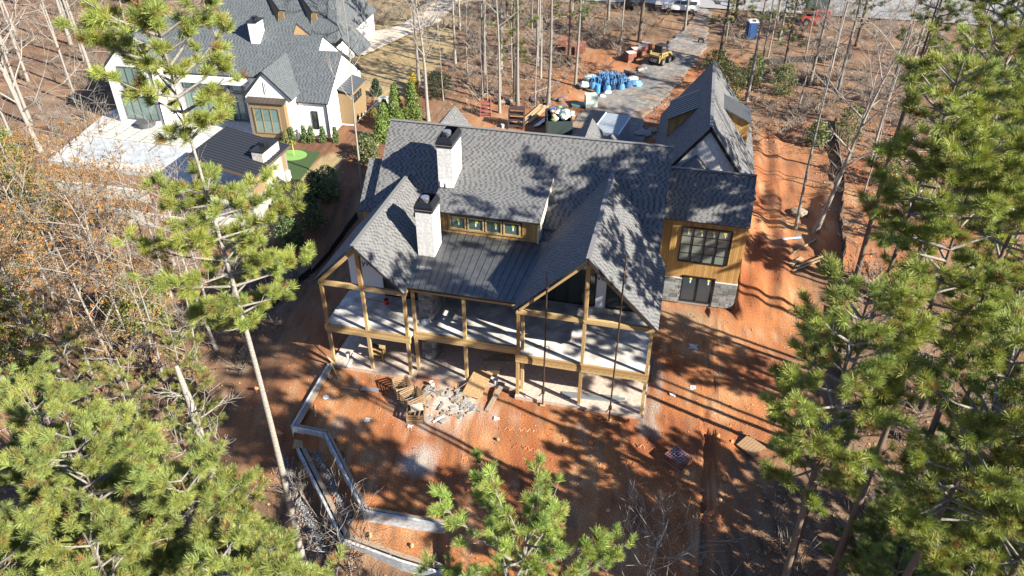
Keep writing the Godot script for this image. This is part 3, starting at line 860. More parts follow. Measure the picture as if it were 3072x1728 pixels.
# ---------------------------------------------------------------- the house next door
func build_neighbour() -> void:
	var t := Color(0.14, 0.16, 0.175)
	var dk := Color(0.055, 0.065, 0.075)
	var h := thing("white_house", "finished white house with blue-grey shingle roof, glass wall and bay window", "house", V(-12.3, 3.0, -27.85), deg_to_rad(3.5))
	var wm := mat("white_render", 0.80, 0.80, 0.79, 0.85, noise_tex("stucco", 0.05, 0.88, 1.0, 4), 1.2, 0.2)
	var gg := mat("glass_teal", 0.13, 0.20, 0.18, 0.06)
	gg.metallic_specular = 0.9
	var gf := mat("grey_frame", 0.10, 0.10, 0.10, 0.5)
	var tan_board := mat("tan_board", 0.33, 0.225, 0.115, 0.75, noise_tex("wood", 0.02, 0.62, 1.0, 4, 512, 0.25), 1.0)
	# roofs
	shingle_slope(h, [V(-2.3, 6.75, -4.75), V(0.2, 6.75, -4.75), V(0.2, 3.41, 0.3), V(-2.3, 3.41, 0.3)], t, dk)
	shingle_slope(h, [V(-2.3, 6.75, -4.75), V(0.2, 6.75, -4.75), V(0.2, 3.2, -10.2), V(-2.3, 3.2, -10.2)], t, dk)
	shingle_slope(h, [V(-5.3, 7.7, -6.2), V(-2.22, 7.7, -6.2), V(-2.22, 3.41, 0.31), V(-5.3, 3.41, 0.31)], t, dk)
	shingle_slope(h, [V(-5.3, 7.7, -6.2), V(-2.22, 7.7, -6.2), V(-2.22, 3.3, -12.8), V(-5.3, 3.3, -12.8)], t, dk)
	shingle_slope(h, [V(-22.2, 8.5, -7.3), V(-5.28, 8.5, -7.3), V(-5.28, 4.76, -1.76), V(-22.2, 4.76, -1.76)], t, dk)
	shingle_slope(h, [V(-22.2, 8.5, -7.3), V(-5.28, 8.5, -7.3), V(-5.28, 4.4, -13.4), V(-22.2, 4.4, -13.4)], t, dk)
	for q in [[-2.22, 7.66, -6.2, 3.38], [-0.04, 6.7, -4.75, 3.3], [-5.4, 8.45, -7.3, 4.6]]:
		var m := MB.new()
		var zz: float = q[2]
		m.prism([V(q[0], -0.3, 0.0), V(q[0], q[3] - 0.1, 0.0), V(q[0], q[1] - 0.1, zz), V(q[0], q[3] - 0.1, 2.0 * zz), V(q[0], -0.3, 2.0 * zz)], V(-0.15, 0, 0))
		if q[0] < -5.0:
			m = MB.new()
			m.prism([V(-5.35, 2.0, -1.6), V(-5.35, 4.7, -1.9), V(-5.35, 8.4, -7.3), V(-5.35, 4.5, -13.0), V(-5.35, 2.0, -13.0)], V(0.03, 0, 0))
		part("gable_wall", m.done(), tan_board if q[0] < -5.0 else wm, h)
	# front walls
	var fw := MB.new(); fw.span(-2.9, 0.0, -0.3, 3.3, -0.2, 0.0)
	part("wall", fw.done(), wm, h)
	window(h, "window", V(-1.68, 0.75, 0.02), Vector3.RIGHT, 0.62, 1.75, 1, 2, frame_black, glass_dark, 0.05)
	var dp := MB.new(); dp.tube([V(-0.08, 3.25, 0.1), V(-0.08, -0.2, 0.1)], [0.05, 0.05], 6)
	part("downpipe", dp.done(), frame_black, h)
	# gabled bay with its boxed window
	var bay := MB.new()
	bay.prism([V(-7.5, -0.3, 1.15), V(-3.0, -0.3, 1.15), V(-3.0, 3.85, 1.15), V(-5.32, 6.3, 1.15), V(-7.5, 3.95, 1.15)], V(0, 0, -0.25))
	part("gable_wall", bay.done(), wm, h)
	var bs := MB.new(); bs.span(-3.2, -3.0, -0.3, 3.9, -0.2, 0.9)
	part("wall", bs.done(), wm, h)
	bs = MB.new(); bs.span(-7.5, -7.3, -0.3, 3.9, -2.0, 0.9)
	part("wall", bs.done(), wm, h)
	shingle_slope(h, [V(-5.33, 6.5, 1.3), V(-5.33, 6.5, -5.2), V(-2.78, 3.93, -1.4), V(-2.78, 3.93, 1.3)], t, dk)
	shingle_slope(h, [V(-5.33, 6.5, 1.3), V(-5.33, 6.5, -5.2), V(-7.72, 4.1, -1.4), V(-7.72, 4.1, 1.3)], t, dk)
	window(h, "slit_window", V(-5.4, 4.4, 1.17), Vector3.RIGHT, 0.18, 1.1, 1, 1, wm, glass_dark, 0.03)
	var bx := MB.new(); bx.span(-7.0, -3.5, 0.25, 3.75, 1.16, 1.75)
	part("bay_window_box", bx.done(), tan_board, h)
	window(h, "bay_window", V(-6.65, 0.7, 1.78), Vector3.RIGHT, 2.6, 2.55, 3, 2, tan_board, gg, 0.1)
	seam_roof(h, V(-7.2, 4.0, 1.17), V(-3.35, 4.0, 1.17), V(-7.2, 3.72, 1.95), V(-3.35, 3.72, 1.95), 9, mat("bronze_metal", 0.075, 0.06, 0.05, 0.45, null, 1, 0, 0.3))
	# glazed living room
	var bw := MB.new(); bw.span(-17.6, -7.5, -0.3, 4.6, -2.5, -2.25)
	part("wall", bw.done(), wm, h)
	window(h, "glass_wall", V(-15.9, 0.05, -2.1), Vector3.RIGHT, 6.4, 2.85, 8, 1, gf, gg, 0.1)
	window(h, "transom", V(-15.9, 3.05, -2.1), Vector3.RIGHT, 6.4, 0.8, 6, 1, gf, gg, 0.1)
	var lb := MB.new(); lb.span(-17.2, -8.8, 3.9, 4.55, -2.2, -1.55)
	part("lintel", lb.done(), wm, h)
	for x in [-11.0, -9.45]:
		var cm := MB.new(); cm.span(x - 0.12, x + 0.12, 0.0, 3.9, -2.02, -1.9)
		part("column", cm.done(), gf, h)
	# west block
	var wb := MB.new()
	wb.prism([V(-22.0, -0.3, 0.3), V(-17.25, -0.3, 0.3), V(-17.25, 5.5, 0.3), V(-19.6, 7.95, 0.3), V(-22.0, 5.55, 0.3)], V(0, 0, -0.3))
	part("gable_wall", wb.done(), wm, h)
	wb = MB.new(); wb.span(-17.5, -17.25, -0.3, 5.5, -2.4, 0.0)
	part("wall", wb.done(), wm, h)
	wb = MB.new(); wb.span(-22.0, -21.8, -0.3, 5.6, -13.0, 0.0)
	part("wall", wb.done(), wm, h)
	shingle_slope(h, [V(-19.6, 8.12, 0.5), V(-19.6, 8.12, -7.0), V(-17.0, 5.5, -3.0), V(-17.0, 5.5, 0.5)], t, dk)
	shingle_slope(h, [V(-19.6, 8.12, 0.5), V(-19.6, 8.12, -7.0), V(-22.25, 5.5, -7.0), V(-22.25, 5.5, 0.5)], t, dk)
	window(h, "window", V(-20.65, 4.0, 0.33), Vector3.RIGHT, 2.4, 1.8, 3, 1, gf, gg, 0.07)
	window(h, "window", V(-21.05, 0.5, 0.33), Vector3.RIGHT, 3.5, 2.4, 4, 1, gf, gg, 0.07)
	dp = MB.new(); dp.tube([V(-17.2, 5.4, 0.4), V(-17.2, 0.0, 0.4)], [0.06, 0.06], 6)
	part("downpipe", dp.done(), frame_black, h)
	# chimney
	var ch := MB.new(); ch.span(-9.22, -8.3, 6.5, 9.0, -6.4, -5.0)
	var chp := part("chimney", ch.done(), wm, h)
	ch = MB.new(); ch.span(-9.32, -8.2, 9.0, 9.12, -6.5, -4.9); ch.cyl(V(-8.75, 9.12, -5.7), 0.22, 0.2, 8); ch.span(-9.0, -8.5, 9.32, 9.42, -5.95, -5.45)
	part("cap", ch.done(), frame_black, chp)
	# side box with a shed roof
	var sb := MB.new(); sb.span(0.0, 1.3, 0.2, 3.2, -6.9, -2.9)
	part("side_box", sb.done(), tan_board, h)
	sb = MB.new(); sb.span(0.0, 1.25, -0.6, 0.2, -6.85, -2.95)
	part("plinth", sb.done(), wm, h)
	seam_roof(h, V(0.02, 3.75, -7.0), V(0.02, 3.75, -2.75), V(1.45, 3.3, -7.0), V(1.45, 3.3, -2.75), 8, mats["dormer_metal"])
	window(h, "strip_window", V(1.32, 2.2, -3.4), V(0, 0, -1), 2.2, 0.7, 3, 1, frame_black, glass_dark, 0.05)
	# wing behind, with two dormers
	shingle_slope(h, [V(-19.5, 9.2, -24.0), V(-7.5, 9.2, -24.0), V(-5.2, 3.6, -17.0), V(-21.5, 3.6, -17.0)], t, dk)
	shingle_slope(h, [V(-19.5, 9.2, -24.0), V(-7.5, 9.2, -24.0), V(-5.2, 3.6, -31.0), V(-21.5, 3.6, -31.0)], t, dk)
	shingle_slope(h, [V(-7.5, 9.2, -24.0), V(-5.2, 3.6, -17.0), V(-5.2, 3.6, -31.0)], t, dk)
	var rw := MB.new(); rw.span(-21.0, -5.6, -0.3, 3.7, -30.5, -17.5)
	part("wall", rw.done(), wm, h)
	var gt := MB.new()
	gt.prism([V(-22.4, 3.5, -17.2), V(-18.2, 3.5, -17.2), V(-20.3, 6.9, -17.2)], V(0, 0, 0.15))
	part("gable_wall", gt.done(), wm, h)
	for q in [-15.4, -11.4]:
		var dm := MB.new()
		dm.prism([V(q, 7.7, -21.9), V(q + 2.5, 6.35, -19.3), V(q + 2.5, 5.0, -18.7), V(q + 1.9, 5.6, -19.4)], V(0.0, 0.0, -0.12))
		var ck := part("dormer_cheek", dm.done(), tan_board, h)
		var de := MB.new()
		de.beam(V(q - 0.1, 7.78, -21.9), V(q + 2.7, 6.32, -19.1), 0.12, 0.14)
		part("dark_edge", de.done(), frame_black, ck)
		de = MB.new(); de.span(q + 2.5, q + 3.1, 4.9, 6.35, -19.4, -19.2)
		part("dormer_face", de.done(), tan_board, ck)
		shingle_slope(h, [V(q - 0.1, 7.8, -22.0), V(q + 2.7, 6.36, -19.15), V(q + 3.4, 6.36, -19.15), V(q + 2.2, 7.8, -22.3)], t, dk, 0.08)
	# small front gable seen over the ridge
	shingle_slope(h, [V(-1.7, 6.6, -13.6), V(-1.7, 6.6, -9.5), V(-3.6, 4.8, -9.5), V(-3.6, 4.8, -13.6)], t, dk)
	shingle_slope(h, [V(-1.7, 6.6, -13.6), V(-1.7, 6.6, -9.5), V(0.0, 4.8, -9.5), V(0.0, 4.8, -13.6)], t, dk)
	# condensers
	var ac := thing("air_conditioner", "grey condenser box beside white house wall, farther from the tan box", "condenser", V(-10.3, 3.0, -36.6), 0.1, "condensers beside the white house")
	var a := MB.new(); a.box(V(0, 0.45, 0), V(0.85, 0.9, 0.85))
	part("casing", a.done(), mat("ac_grey", 0.42, 0.44, 0.44, 0.5), ac)
	a = MB.new(); a.cyl(V(0, 0.9, 0), 0.34, 0.03, 14)
	part("fan_grille", a.done(), mat("ac_dark", 0.12, 0.13, 0.13, 0.5), ac)
	copy(ac, "air_conditioner", V(-10.0, 3.0, -34.9), 0.05, 1.0, "grey condenser box next to the tan side box of white house")

func build_next_door_yard() -> void:
	var terrace := mat("terrace_concrete", 0.5, 0.49, 0.47, 0.85, noise_tex("conc", 0.012, 0.8, 1.0, 5), 4.0, 0.1)
	var m := MB.new()
	var outline := [V(-37.4, -0.5, -28.2), V(-35.1, -0.5, -16.9), V(-23.9, -0.5, -16.9), V(-22.0, -0.5, -14.6), V(-12.3, -0.5, -12.9), V(-11.9, -0.5, -19.0), V(-15.5, -0.5, -20.5), V(-15.9, -0.5, -26.6), V(-20.0, -0.5, -29.6), V(-37.0, -0.5, -29.8)]
	m.prism(outline, V(0, 3.5, 0))
	var tr := structure("terrace", m.done(), terrace)
	# turf joints with slabs on top
	var tf := MB.new(); tf.span(-35.6, -16.2, 3.0, 3.015, -27.0, -22.4)
	part("turf_bed", tf.done(), mat("joint_turf", 0.07, 0.10, 0.025, 0.95), tr)
	var slab := mat("slab", 0.55, 0.54, 0.52, 0.85, noise_tex("conc", 0.012, 0.8, 1.0, 5), 4.0)
	for i in 13:
		for j in 7:
			var px := -35.5 + i * 1.5
			var pz := -26.95 + j * 0.66
			var b := MB.new()
			b.span(px, px + (1.33 if i < 7 else 1.47), 3.015, 3.05, pz, pz + (0.56 if i < 7 else 0.6))
			part("slab", b.done(), slab, tr)
	# swimming pool basin being finished: pale shell sunk in the terrace
	var po := MB.new(); po.prism([V(-34.2, 2.995, -19.2), V(-34.2, 2.995, -22.1), V(-29.6, 2.995, -22.2), V(-25.2, 2.995, -22.1), V(-23.6, 2.995, -20.6), V(-24.6, 2.995, -18.0), V(-33.0, 2.995, -18.2)], V(0, 0.02, 0))
	part("pool_cover", po.done(), mat("pool_cover", 0.42, 0.46, 0.5, 0.6, noise_tex("cloth", 0.008, 0.8, 1.0, 3), 5.0, 2.0), tr)
	# dark slatted tub
	var tub := thing("planter_tub", "dark grey low tub on pale terrace slabs below the windows", "planter", V(-31.2, 3.05, -25.9))
	var b2 := MB.new(); b2.tube([V(0, 0, 0), V(0, 0.3, 0), V(0, 0.5, 0)], [0.85, 1.0, 0.95], 14, true)
	part("bowl", b2.done(), mat("tub", 0.06, 0.065, 0.07, 0.7), tub)
	# retaining walls
	var rw := mat("retaining", 0.62, 0.61, 0.58, 0.9, noise_tex("conc", 0.012, 0.8, 1.0, 5), 3.0, 0.2)
	var a := MB.new(); a.beam(V(-33.4, 1.0, -15.45), V(-21.8, 1.0, -15.45), 0.3, 1.9)
	solo("retaining_wall", a.done(), rw, "long pale concrete retaining wall below the pool terrace", "wall")
	a = MB.new(); a.beam(V(-26.5, 0.1, -13.45), V(-17.0, 0.1, -13.2), 0.3, 1.9)
	solo("retaining_wall", a.done(), rw, "lower pale concrete retaining wall in the woods edge", "wall")
	a = MB.new()
	a.prism([V(-17.5, -0.5, -12.4), V(-12.4, -0.5, -11.2), V(-11.0, -0.5, -12.0), V(-12.2, -0.5, -19.0), V(-12.6, -0.5, -19.0), V(-12.9, -0.5, -13.0), V(-17.5, -0.5, -13.0)], V(0, 2.4, 0))
	solo("garden_wall", a.done(), rw, "curving pale walkway wall at the foot of the stone pavilion", "wall")
	# putting green
	var tu := mat("turf", 0.045, 0.09, 0.022, 0.95, noise_tex("turf", 0.2, 0.7, 1.0, 3), 0.8)
	var g := MB.new(); g.prism([V(-15.3, 2.97, -24.4), V(-11.7, 2.97, -24.2), V(-11.0, 2.97, -18.4), V(-12.0, 2.97, -18.6), V(-14.6, 2.97, -20.6)], V(0, 0.09, 0))
	var gr := structure("putting_green", g.done(), tu)
	var ring := MB.new()
	for i in 24:
		var a0 := TAU * i / 24.0
		var a1 := TAU * (i + 1) / 24.0
		ring.tri_out(V(-14.0, 3.07, -23.0), V(-14.0 + 1.4 * cos(a0), 3.07, -23.0 + 1.15 * sin(a0)), V(-14.0 + 1.4 * cos(a1), 3.07, -23.0 + 1.15 * sin(a1)), V(-14, 0, -23))
	part("green_inlay", ring.done(), mat("turf_light", 0.16, 0.30, 0.07, 0.95), gr)
	var fl := thing("golf_flag", "yellow golf flag standing on round putting green", "flag", V(-13.75, 3.07, -22.95))
	var p := MB.new(); p.tube([V(0, 0, 0), V(0, 1.5, 0)], [0.025, 0.025], 6, true)
	part("pin", p.done(), mat("pin", 0.7, 0.65, 0.3, 0.5), fl)
	p = MB.new(); p.prism([V(0.02, 1.5, 0), V(0.02, 1.08, 0), V(0.42, 1.2, 0.1), V(0.4, 1.42, 0.1)], V(0, 0, 0.015))
	part("cloth", p.done(), mat("flag_yellow", 0.75, 0.55, 0.03, 0.7), fl)
	# pavilion
	var pv := thing("pavilion", "open pavilion with dark seamed metal roof and white stone chimney", "pavilion", V(-14.5, 3.0, -16.0))
	var o := V(14.5, -3.0, 16.0)
	seam_roof(pv, V(-17.4, 7.14, -19.0) + o, V(-11.75, 6.01, -19.15) + o, V(-17.3, 7.12, -12.9) + o, V(-11.65, 5.99, -12.9) + o, 1, mat("pav_metal", 0.035, 0.038, 0.046, 0.4, null, 1, 0, 0.3))
	for i in 16:
		var sm := MB.new()
		var z := lerpf(-18.9, -13.1, i / 15.0)
		sm.beam(V(-17.35, 7.16, z) + o, V(-11.7, 6.03, z) + o, 0.05, 0.07)
		part("seam", sm.done(), mats["pav_metal"], pv)
	var fa := MB.new()
	fa.beam(V(-11.72, 5.86, -19.15) + o, V(-11.65, 5.84, -12.9) + o, 0.06, 0.2)
	part("fascia", fa.done(), mat("bronze", 0.10, 0.075, 0.06, 0.5), pv)
	fa = MB.new()
	fa.beam(V(-17.3, 6.98, -12.86) + o, V(-11.65, 5.84, -12.86) + o, 0.06, 0.2)
	part("fascia", fa.done(), mats["bronze"], pv)
	var ws := [mat("ws0", 0.68, 0.66, 0.61, 0.9, noise_tex("stone", 0.03, 0.6, 1.0, 5), 0.8, 0.6), mat("ws1", 0.78, 0.77, 0.73, 0.9, noise_tex("stone", 0.03, 0.6, 1.0, 5), 0.8, 0.6), mat("ws2", 0.6, 0.57, 0.52, 0.9, noise_tex("stone", 0.03, 0.6, 1.0, 5), 0.8, 0.6)]
	var c := MB.new(); c.span(-13.0 + o.x, -12.06 + o.x, -1.2, 3.9, -17.9 + o.z, -15.36 + o.z)
	var cp := part("chimney", c.done(), ws[1], pv)
	stones(cp, V(-12.06, 1.8, -15.36) + o, V(0, 0, -1), 2.54, 5.1, ws, [], 0.26, 0.5)
	stones(cp, V(-13.0, 1.8, -15.32) + o, Vector3.RIGHT, 0.95, 5.1, ws, [], 0.26, 0.4)
	c = MB.new(); c.span(-13.15 + o.x, -11.95 + o.x, 3.9, 4.0, -18.0 + o.z, -15.25 + o.z); c.box(V(-12.6, 7.15, -16.6) + o, V(0.5, 0.3, 0.6))
	part("cap", c.done(), frame_black, cp)
	for q in [[-15.3, -13.3], [-18.8, -18.1]]:
		var wl := MB.new(); wl.span(-12.45 + o.x, -12.2 + o.x, 0.8, 2.75, q[0] + o.z, q[1] + o.z)
		part("wood_panel", wl.done(), mats["tan_board"], pv)
		var st := MB.new(); st.span(-12.6 + o.x, -12.0 + o.x, -1.2, 0.8, q[0] + o.z, q[1] + o.z)
		var sp := part("stone_base", st.done(), ws[1], pv)
		stones(sp, V(-11.98, 1.8, q[1]) + o, V(0, 0, -1), absf(q[1] - q[0]), 2.0, ws, [], 0.26, 0.5)
	for q in [[-12.4, -13.05], [-17.1, -13.05], [-17.1, -18.85], [-12.4, -18.95]]:
		var pm := MB.new()
		pm.box(V(q[0] + o.x, (7.0 - (q[0] + 17.4) * 0.2 - 3.0) * 0.5, q[1] + o.z), V(0.3, 7.0 - (q[0] + 17.4) * 0.2 - 3.0, 0.3))
		part("column", pm.done(), mat("pav_col", 0.2, 0.19, 0.18, 0.7), pv)
	# low iron railing before the pavilion
	var rl := thing("railing", "low black iron railing in front of the pavilion", "railing", V(-14.3, 3.0, -12.75))
	var rb := MB.new(); rb.span(-2.0, 2.0, 0.86, 0.9, -0.02, 0.02); rb.span(-2.0, 2.0, 0.1, 0.13, -0.02, 0.02)
	part("rail", rb.done(), frame_black, rl)
	for i in 21:
		var bl := MB.new(); bl.span(-2.0 + i * 0.2 - 0.012, -2.0 + i * 0.2 + 0.012, 0.0, 0.88, -0.012, 0.012)
		part("baluster", bl.done(), frame_black, rl)

# ---------------------------------------------------------------- plants
func tuft_mesh(count: int, length: float, seedv: int, spread := 1.25) -> ArrayMesh:
	var r := RandomNumberGenerator.new()
	r.seed = seedv
	var b := MB.new()
	b.colored = true
	for i in count:
		var a := TAU * i * 0.61803 + r.randf() * 0.5
		var t := spread * sqrt((i + 0.5) / count) + r.randf_range(-0.12, 0.12)
		var d := Vector3(sin(t) * cos(a), cos(t), sin(t) * sin(a))
		var s := d.cross(Vector3(r.randf() - 0.5, r.randf() - 0.5, r.randf() - 0.5)).normalized() * 0.0062
		var root := Vector3(0, -0.08 + 0.2 * (1.0 - t / 1.6), 0)
		var l := length * r.randf_range(0.75, 1.1)
		var tip := root + d * l + Vector3(0, -0.02, 0)
		var w := r.randf_range(0.7, 1.2)
		b.col = Color(w, w, w)
		b.tri(root - s, root + s, tip + s * 0.5); b.tri(root - s, tip + s * 0.5, tip - s * 0.5)
	return b.done()

var tufts := []
var bark_pine: StandardMaterial3D
var bark_grey: StandardMaterial3D
var bark_pale: StandardMaterial3D
var needles: StandardMaterial3D

func make_plants() -> void:
	for i in 3: tufts.append(tuft_mesh(58, [0.22, 0.27, 0.33][i], 11 + i, [1.35, 1.15, 1.0][i]))
	bark_pine = mat("bark_pine", 0.235, 0.175, 0.135, 0.95, noise_tex("bark", 0.03, 0.45, 1.0, 5, 512, 0.35), 0.9, 2.0)
	bark_grey = mat("bark_grey", 0.34, 0.315, 0.285, 0.95, noise_tex("bark2", 0.02, 0.5, 1.0, 5), 0.9, 0.8)
	bark_pale = mat("bark_pale", 0.44, 0.405, 0.36, 0.95, noise_tex("bark2", 0.02, 0.5, 1.0, 5), 0.9, 0.8)
	needles = vmat("needles", 0.55)
	needles.backlight_enabled = true
	needles.backlight = Color(0.6, 0.6, 0.4)
	needles.cull_mode = BaseMaterial3D.CULL_DISABLED

func place(mesh: Mesh, xf: Array, cols: Array, m: Material, parent: Node, called: String) -> MultiMeshInstance3D:
	var mm := MultiMesh.new()
	mm.transform_format = MultiMesh.TRANSFORM_3D
	mm.use_colors = true
	mm.mesh = mesh
	mm.instance_count = xf.size()
	for i in xf.size():
		mm.set_instance_transform(i, xf[i])
		mm.set_instance_color(i, cols[i])
	var o := MultiMeshInstance3D.new()
	o.name = called
	o.multimesh = mm
	o.material_override = m
	parent.add_child(o, true)
	return o

func facing(d: Vector3) -> Basis:   # y axis along d
	var y := d.normalized()
	var x := y.cross(Vector3(0.3, 0.1, 0.95)).normalized()
	return Basis(x, y, x.cross(y)) * Basis(Vector3.UP, rng.randf() * TAU)

# a pine: tapered trunk, limbs in whorls, needle tufts at the ends of twigs
func pine(label: String, at: Vector3, height: float, start: float, rad: float, dense: float, lean: Vector2, green: Color, group := "", trunk_r := 0.2, bark: Material = null, big := 1.0, lobes := []) -> Node3D:
	var t := thing("pine_tree", label, "pine", at, 0.0, group)
	var tp := []
	var tr := []
	var seg := 10
	for i in seg + 1:
		var f := float(i) / seg
		tp.append(V(lean.x * f + 0.12 * sin(f * 5.0 + at.x), height * f - 0.3 * (1.0 - f), lean.y * f + 0.12 * cos(f * 4.0 + at.z)))
		tr.append(maxf(trunk_r * pow(1.0 - f, 0.8), 0.03) * (1.25 if i == 0 else 1.0))
	var tm := MB.new(); tm.tube(tp, tr, 9)
	part("trunk", tm.done(), bark if bark else bark_pine, t)
	var lm := MB.new()
	var xf := [[], [], []]
	var cl := [[], [], []]
	var y := height * start
	while y < height - 0.2:
		var f := (y - height * start) / (height * (1.0 - start))
		var prof := sin(PI * (0.16 + 0.80 * f)) * (0.62 + 0.55 * rng.randf())
		prof = maxf(prof, 0.16)
		for lb in lobes:
			if y >= lb[0] and y < lb[1]: prof = maxf(sin(PI * (0.14 + 0.80 * (y - lb[0]) / (lb[1] - lb[0]))), 0.2) * rf(0.6, 1.1) * lb[2] / rad
		if lobes.size() > 1 and y >= lobes[0][1] and y < lobes[1][0]:
			y += 0.3
			continue
		var k := 2 + rng.randi() % 3
		var a0 := rng.randf() * TAU
		for i in k:
			if rng.randf() > 0.55 + dense * 0.45: continue
			var a := a0 + TAU * i / k + rf(-0.4, 0.4)
			var l := rad * prof * rf(0.65, 1.1)
			var q := clampf(y / height, 0, 1) * seg
			var root: Vector3 = tp[int(q)].lerp(tp[mini(int(q) + 1, seg)], q - int(q))
			var rise := lerpf(-0.08, 0.75, f) + rf(-0.15, 0.2)
			var dir := V(cos(a), rise, sin(a))
			var p1 := root + dir * l * 0.5
			var p2 := root + dir * l + V(0, l * 0.14, 0)
			lm.tube([root, p1, p2], [0.045 + 0.008 * l, 0.03, 0.014], 4)
			var hue := green.lerp(Color(0.13, 0.23, 0.08), rng.randf() * 0.4) * rf(0.8, 1.22)
			var tw := int(roundf((2.6 + l * 3.4) * (0.4 + 0.7 * dense)))
			for j in maxi(tw, 2):
				var s := rf(0.34, 1.0)
				var b := root.lerp(p1, s * 2.0) if s < 0.5 else p1.lerp(p2, s * 2.0 - 1.0)
				var tl := rf(0.3, 0.85) * (1.25 - s * 0.5)
				var td := V(cos(a + rf(-1.3, 1.3)), rf(0.0, 0.9), sin(a + rf(-1.3, 1.3))).normalized()
				var e := b + td * tl
				lm.tube([b, e], [0.016, 0.009], 3)
				for n in (2 + rng.randi() % 2 if dense < 0.65 else 4 + rng.randi() % 3):
					var u := 1.0 if n == 0 else rf(0.35, 1.0)
					var w := rng.randi() % 3
					var dd := (td + V(rf(-0.6, 0.6), rf(0.2, 1.0), rf(-0.6, 0.6)) * (0.5 if n == 0 else 1.0)).normalized()
					var sc := rf(0.62, 1.08) * big
					xf[w].append(Transform3D(facing(dd).scaled(Vector3.ONE * sc), b.lerp(e, u) + V(rf(-0.1, 0.1), rf(-0.05, 0.1), rf(-0.1, 0.1)) * float(n > 0)))
					var g := hue * rf(0.72, 1.25)
					if rng.randf() < 0.25: g = g.lerp(Color(0.34, 0.31, 0.06), 0.5)
					if rng.randf() < 0.06: g = Color(0.26, 0.14, 0.055) * rf(0.6, 1.2)
					cl[w].append(Color(g.r, g.g, g.b))
		y += rf(0.32, 0.62) * (1.0 if dense > 0.7 else 1.35)
	part("limbs", lm.done(), bark_grey, t)
	for w in 3: stuff(place(tufts[w], xf[w], cl[w], needles, t, "crown"))
	return t

func branch(b: MB, p: Vector3, d: Vector3, l: float, r: float, depth: int, tips: Array, droop := 0.0) -> void:
	var pts := [p]
	var rad := [r]
	var q := p
	var dir := d
	var k := 3 if depth > 0 else 2
	for i in k:
		dir = (dir + V(rf(-0.22, 0.22), rf(-0.1, 0.2) - droop, rf(-0.22, 0.22))).normalized()
		q += dir * l / k
		pts.append(q)
		rad.append(maxf(r * (1.0 - 0.6 * (i + 1.0) / k), 0.009))
	b.tube(pts, rad, 4 if depth > 1 else 3)
	if depth == 0:
		tips.append([q, dir]); tips.append([pts[1], dir])
		return
	var n := 3 + rng.randi() % 2
	for i in n:
		var t := rf(0.3, 1.0)
		var f := t * k
		var o: Vector3 = pts[int(minf(f, k - 0.01))].lerp(pts[mini(int(f) + 1, k)], f - int(minf(f, k - 0.01)))
		var side := dir.cross(V(rf(-1, 1), rf(-1, 1), rf(-1, 1))).normalized()
		branch(b, o, (dir * 0.75 + side * rf(0.5, 0.95) + V(0, 0.15, 0)).normalized(), l * rf(0.42, 0.68), maxf(r * 0.5, 0.01), depth - 1, tips, droop)

# a leafless broadleaf tree, with a few leaves left when asked for
func bare_tree(label: String, at: Vector3, height: float, fork: float, trunk_r: float, bark: Material, lean: Vector2, leaves := 0, leaf := Color(0.3, 0.12, 0.03), group := "", limbs := 9, reach := 0.3) -> Node3D:
	var t := thing("bare_tree", label, "tree", at, 0.0, group)
	var tp := []
	var tr := []
	var seg := 8
	for i in seg + 1:
		var f := float(i) / seg
		tp.append(V(lean.x * f + 0.2 * sin(f * 6.0 + at.x * 3.0) * f, height * f - 0.25 * (1.0 - f), lean.y * f + 0.2 * cos(f * 5.0 + at.z * 2.0) * f))
		tr.append(maxf(trunk_r * (1.0 - f * 0.88), 0.03) * (1.3 if i == 0 else 1.0))
	var tm := MB.new(); tm.tube(tp, tr, 8)
	part("trunk", tm.done(), bark, t)
	var lm := MB.new()
	var tips := []
	for i in limbs:
		var f := lerpf(fork, 0.97, (i + rng.randf() * 0.8) / limbs)
		var q := f * seg
		var o: Vector3 = tp[int(q)].lerp(tp[mini(int(q) + 1, seg)], q - int(q))
		var a := i * 2.4 + rf(-0.5, 0.5)
		branch(lm, o, V(cos(a), rf(0.35, 1.1), sin(a)).normalized(), height * reach * (1.25 - f * 0.7) * rf(0.7, 1.1), trunk_r * (0.5 - 0.3 * f), 2, tips)
	part("limbs", lm.done(), bark, t)
	if leaves > 0:
		var xf := []
		var cl := []
		for i in leaves:
			var tip: Array = tips[rng.randi() % tips.size()]
			xf.append(Transform3D(facing(V(rf(-1, 1), rf(-1, 1), rf(-1, 1))).scaled(Vector3.ONE * rf(0.5, 1.1)), tip[0] + V(rf(-0.3, 0.3), rf(-0.25, 0.25), rf(-0.3, 0.3))))
			var g := leaf * rf(0.6, 1.35)
			g = g.lerp(Color(0.25, 0.17, 0.03), rng.randf() * 0.5)
			cl.append(Color(g.r, g.g, g.b))
		stuff(place(leaf_mesh(), xf, cl, needles, t, "leaves"))
	return t

var _leaf: ArrayMesh
func leaf_mesh() -> ArrayMesh:
	if _leaf: return _leaf
	var b := MB.new()
	b.colored = true
	var r := RandomNumberGenerator.new()
	r.seed = 5
	for i in 5:
		var o := V(r.randf_range(-0.12, 0.12), r.randf_range(-0.1, 0.1), r.randf_range(-0.12, 0.12))
		var x := V(r.randf_range(-1, 1), r.randf_range(-1, 1), r.randf_range(-1, 1)).normalized() * 0.05
		var y := x.cross(V(r.randf_range(-1, 1), r.randf_range(-1, 1), r.randf_range(-1, 1))).normalized() * 0.075
		b.col = Color(1, 1, 1) * r.randf_range(0.8, 1.1)
		b.tri(o - y, o + x, o + y); b.tri(o - y, o + y, o - x)
	_leaf = b.done()
	return _leaf

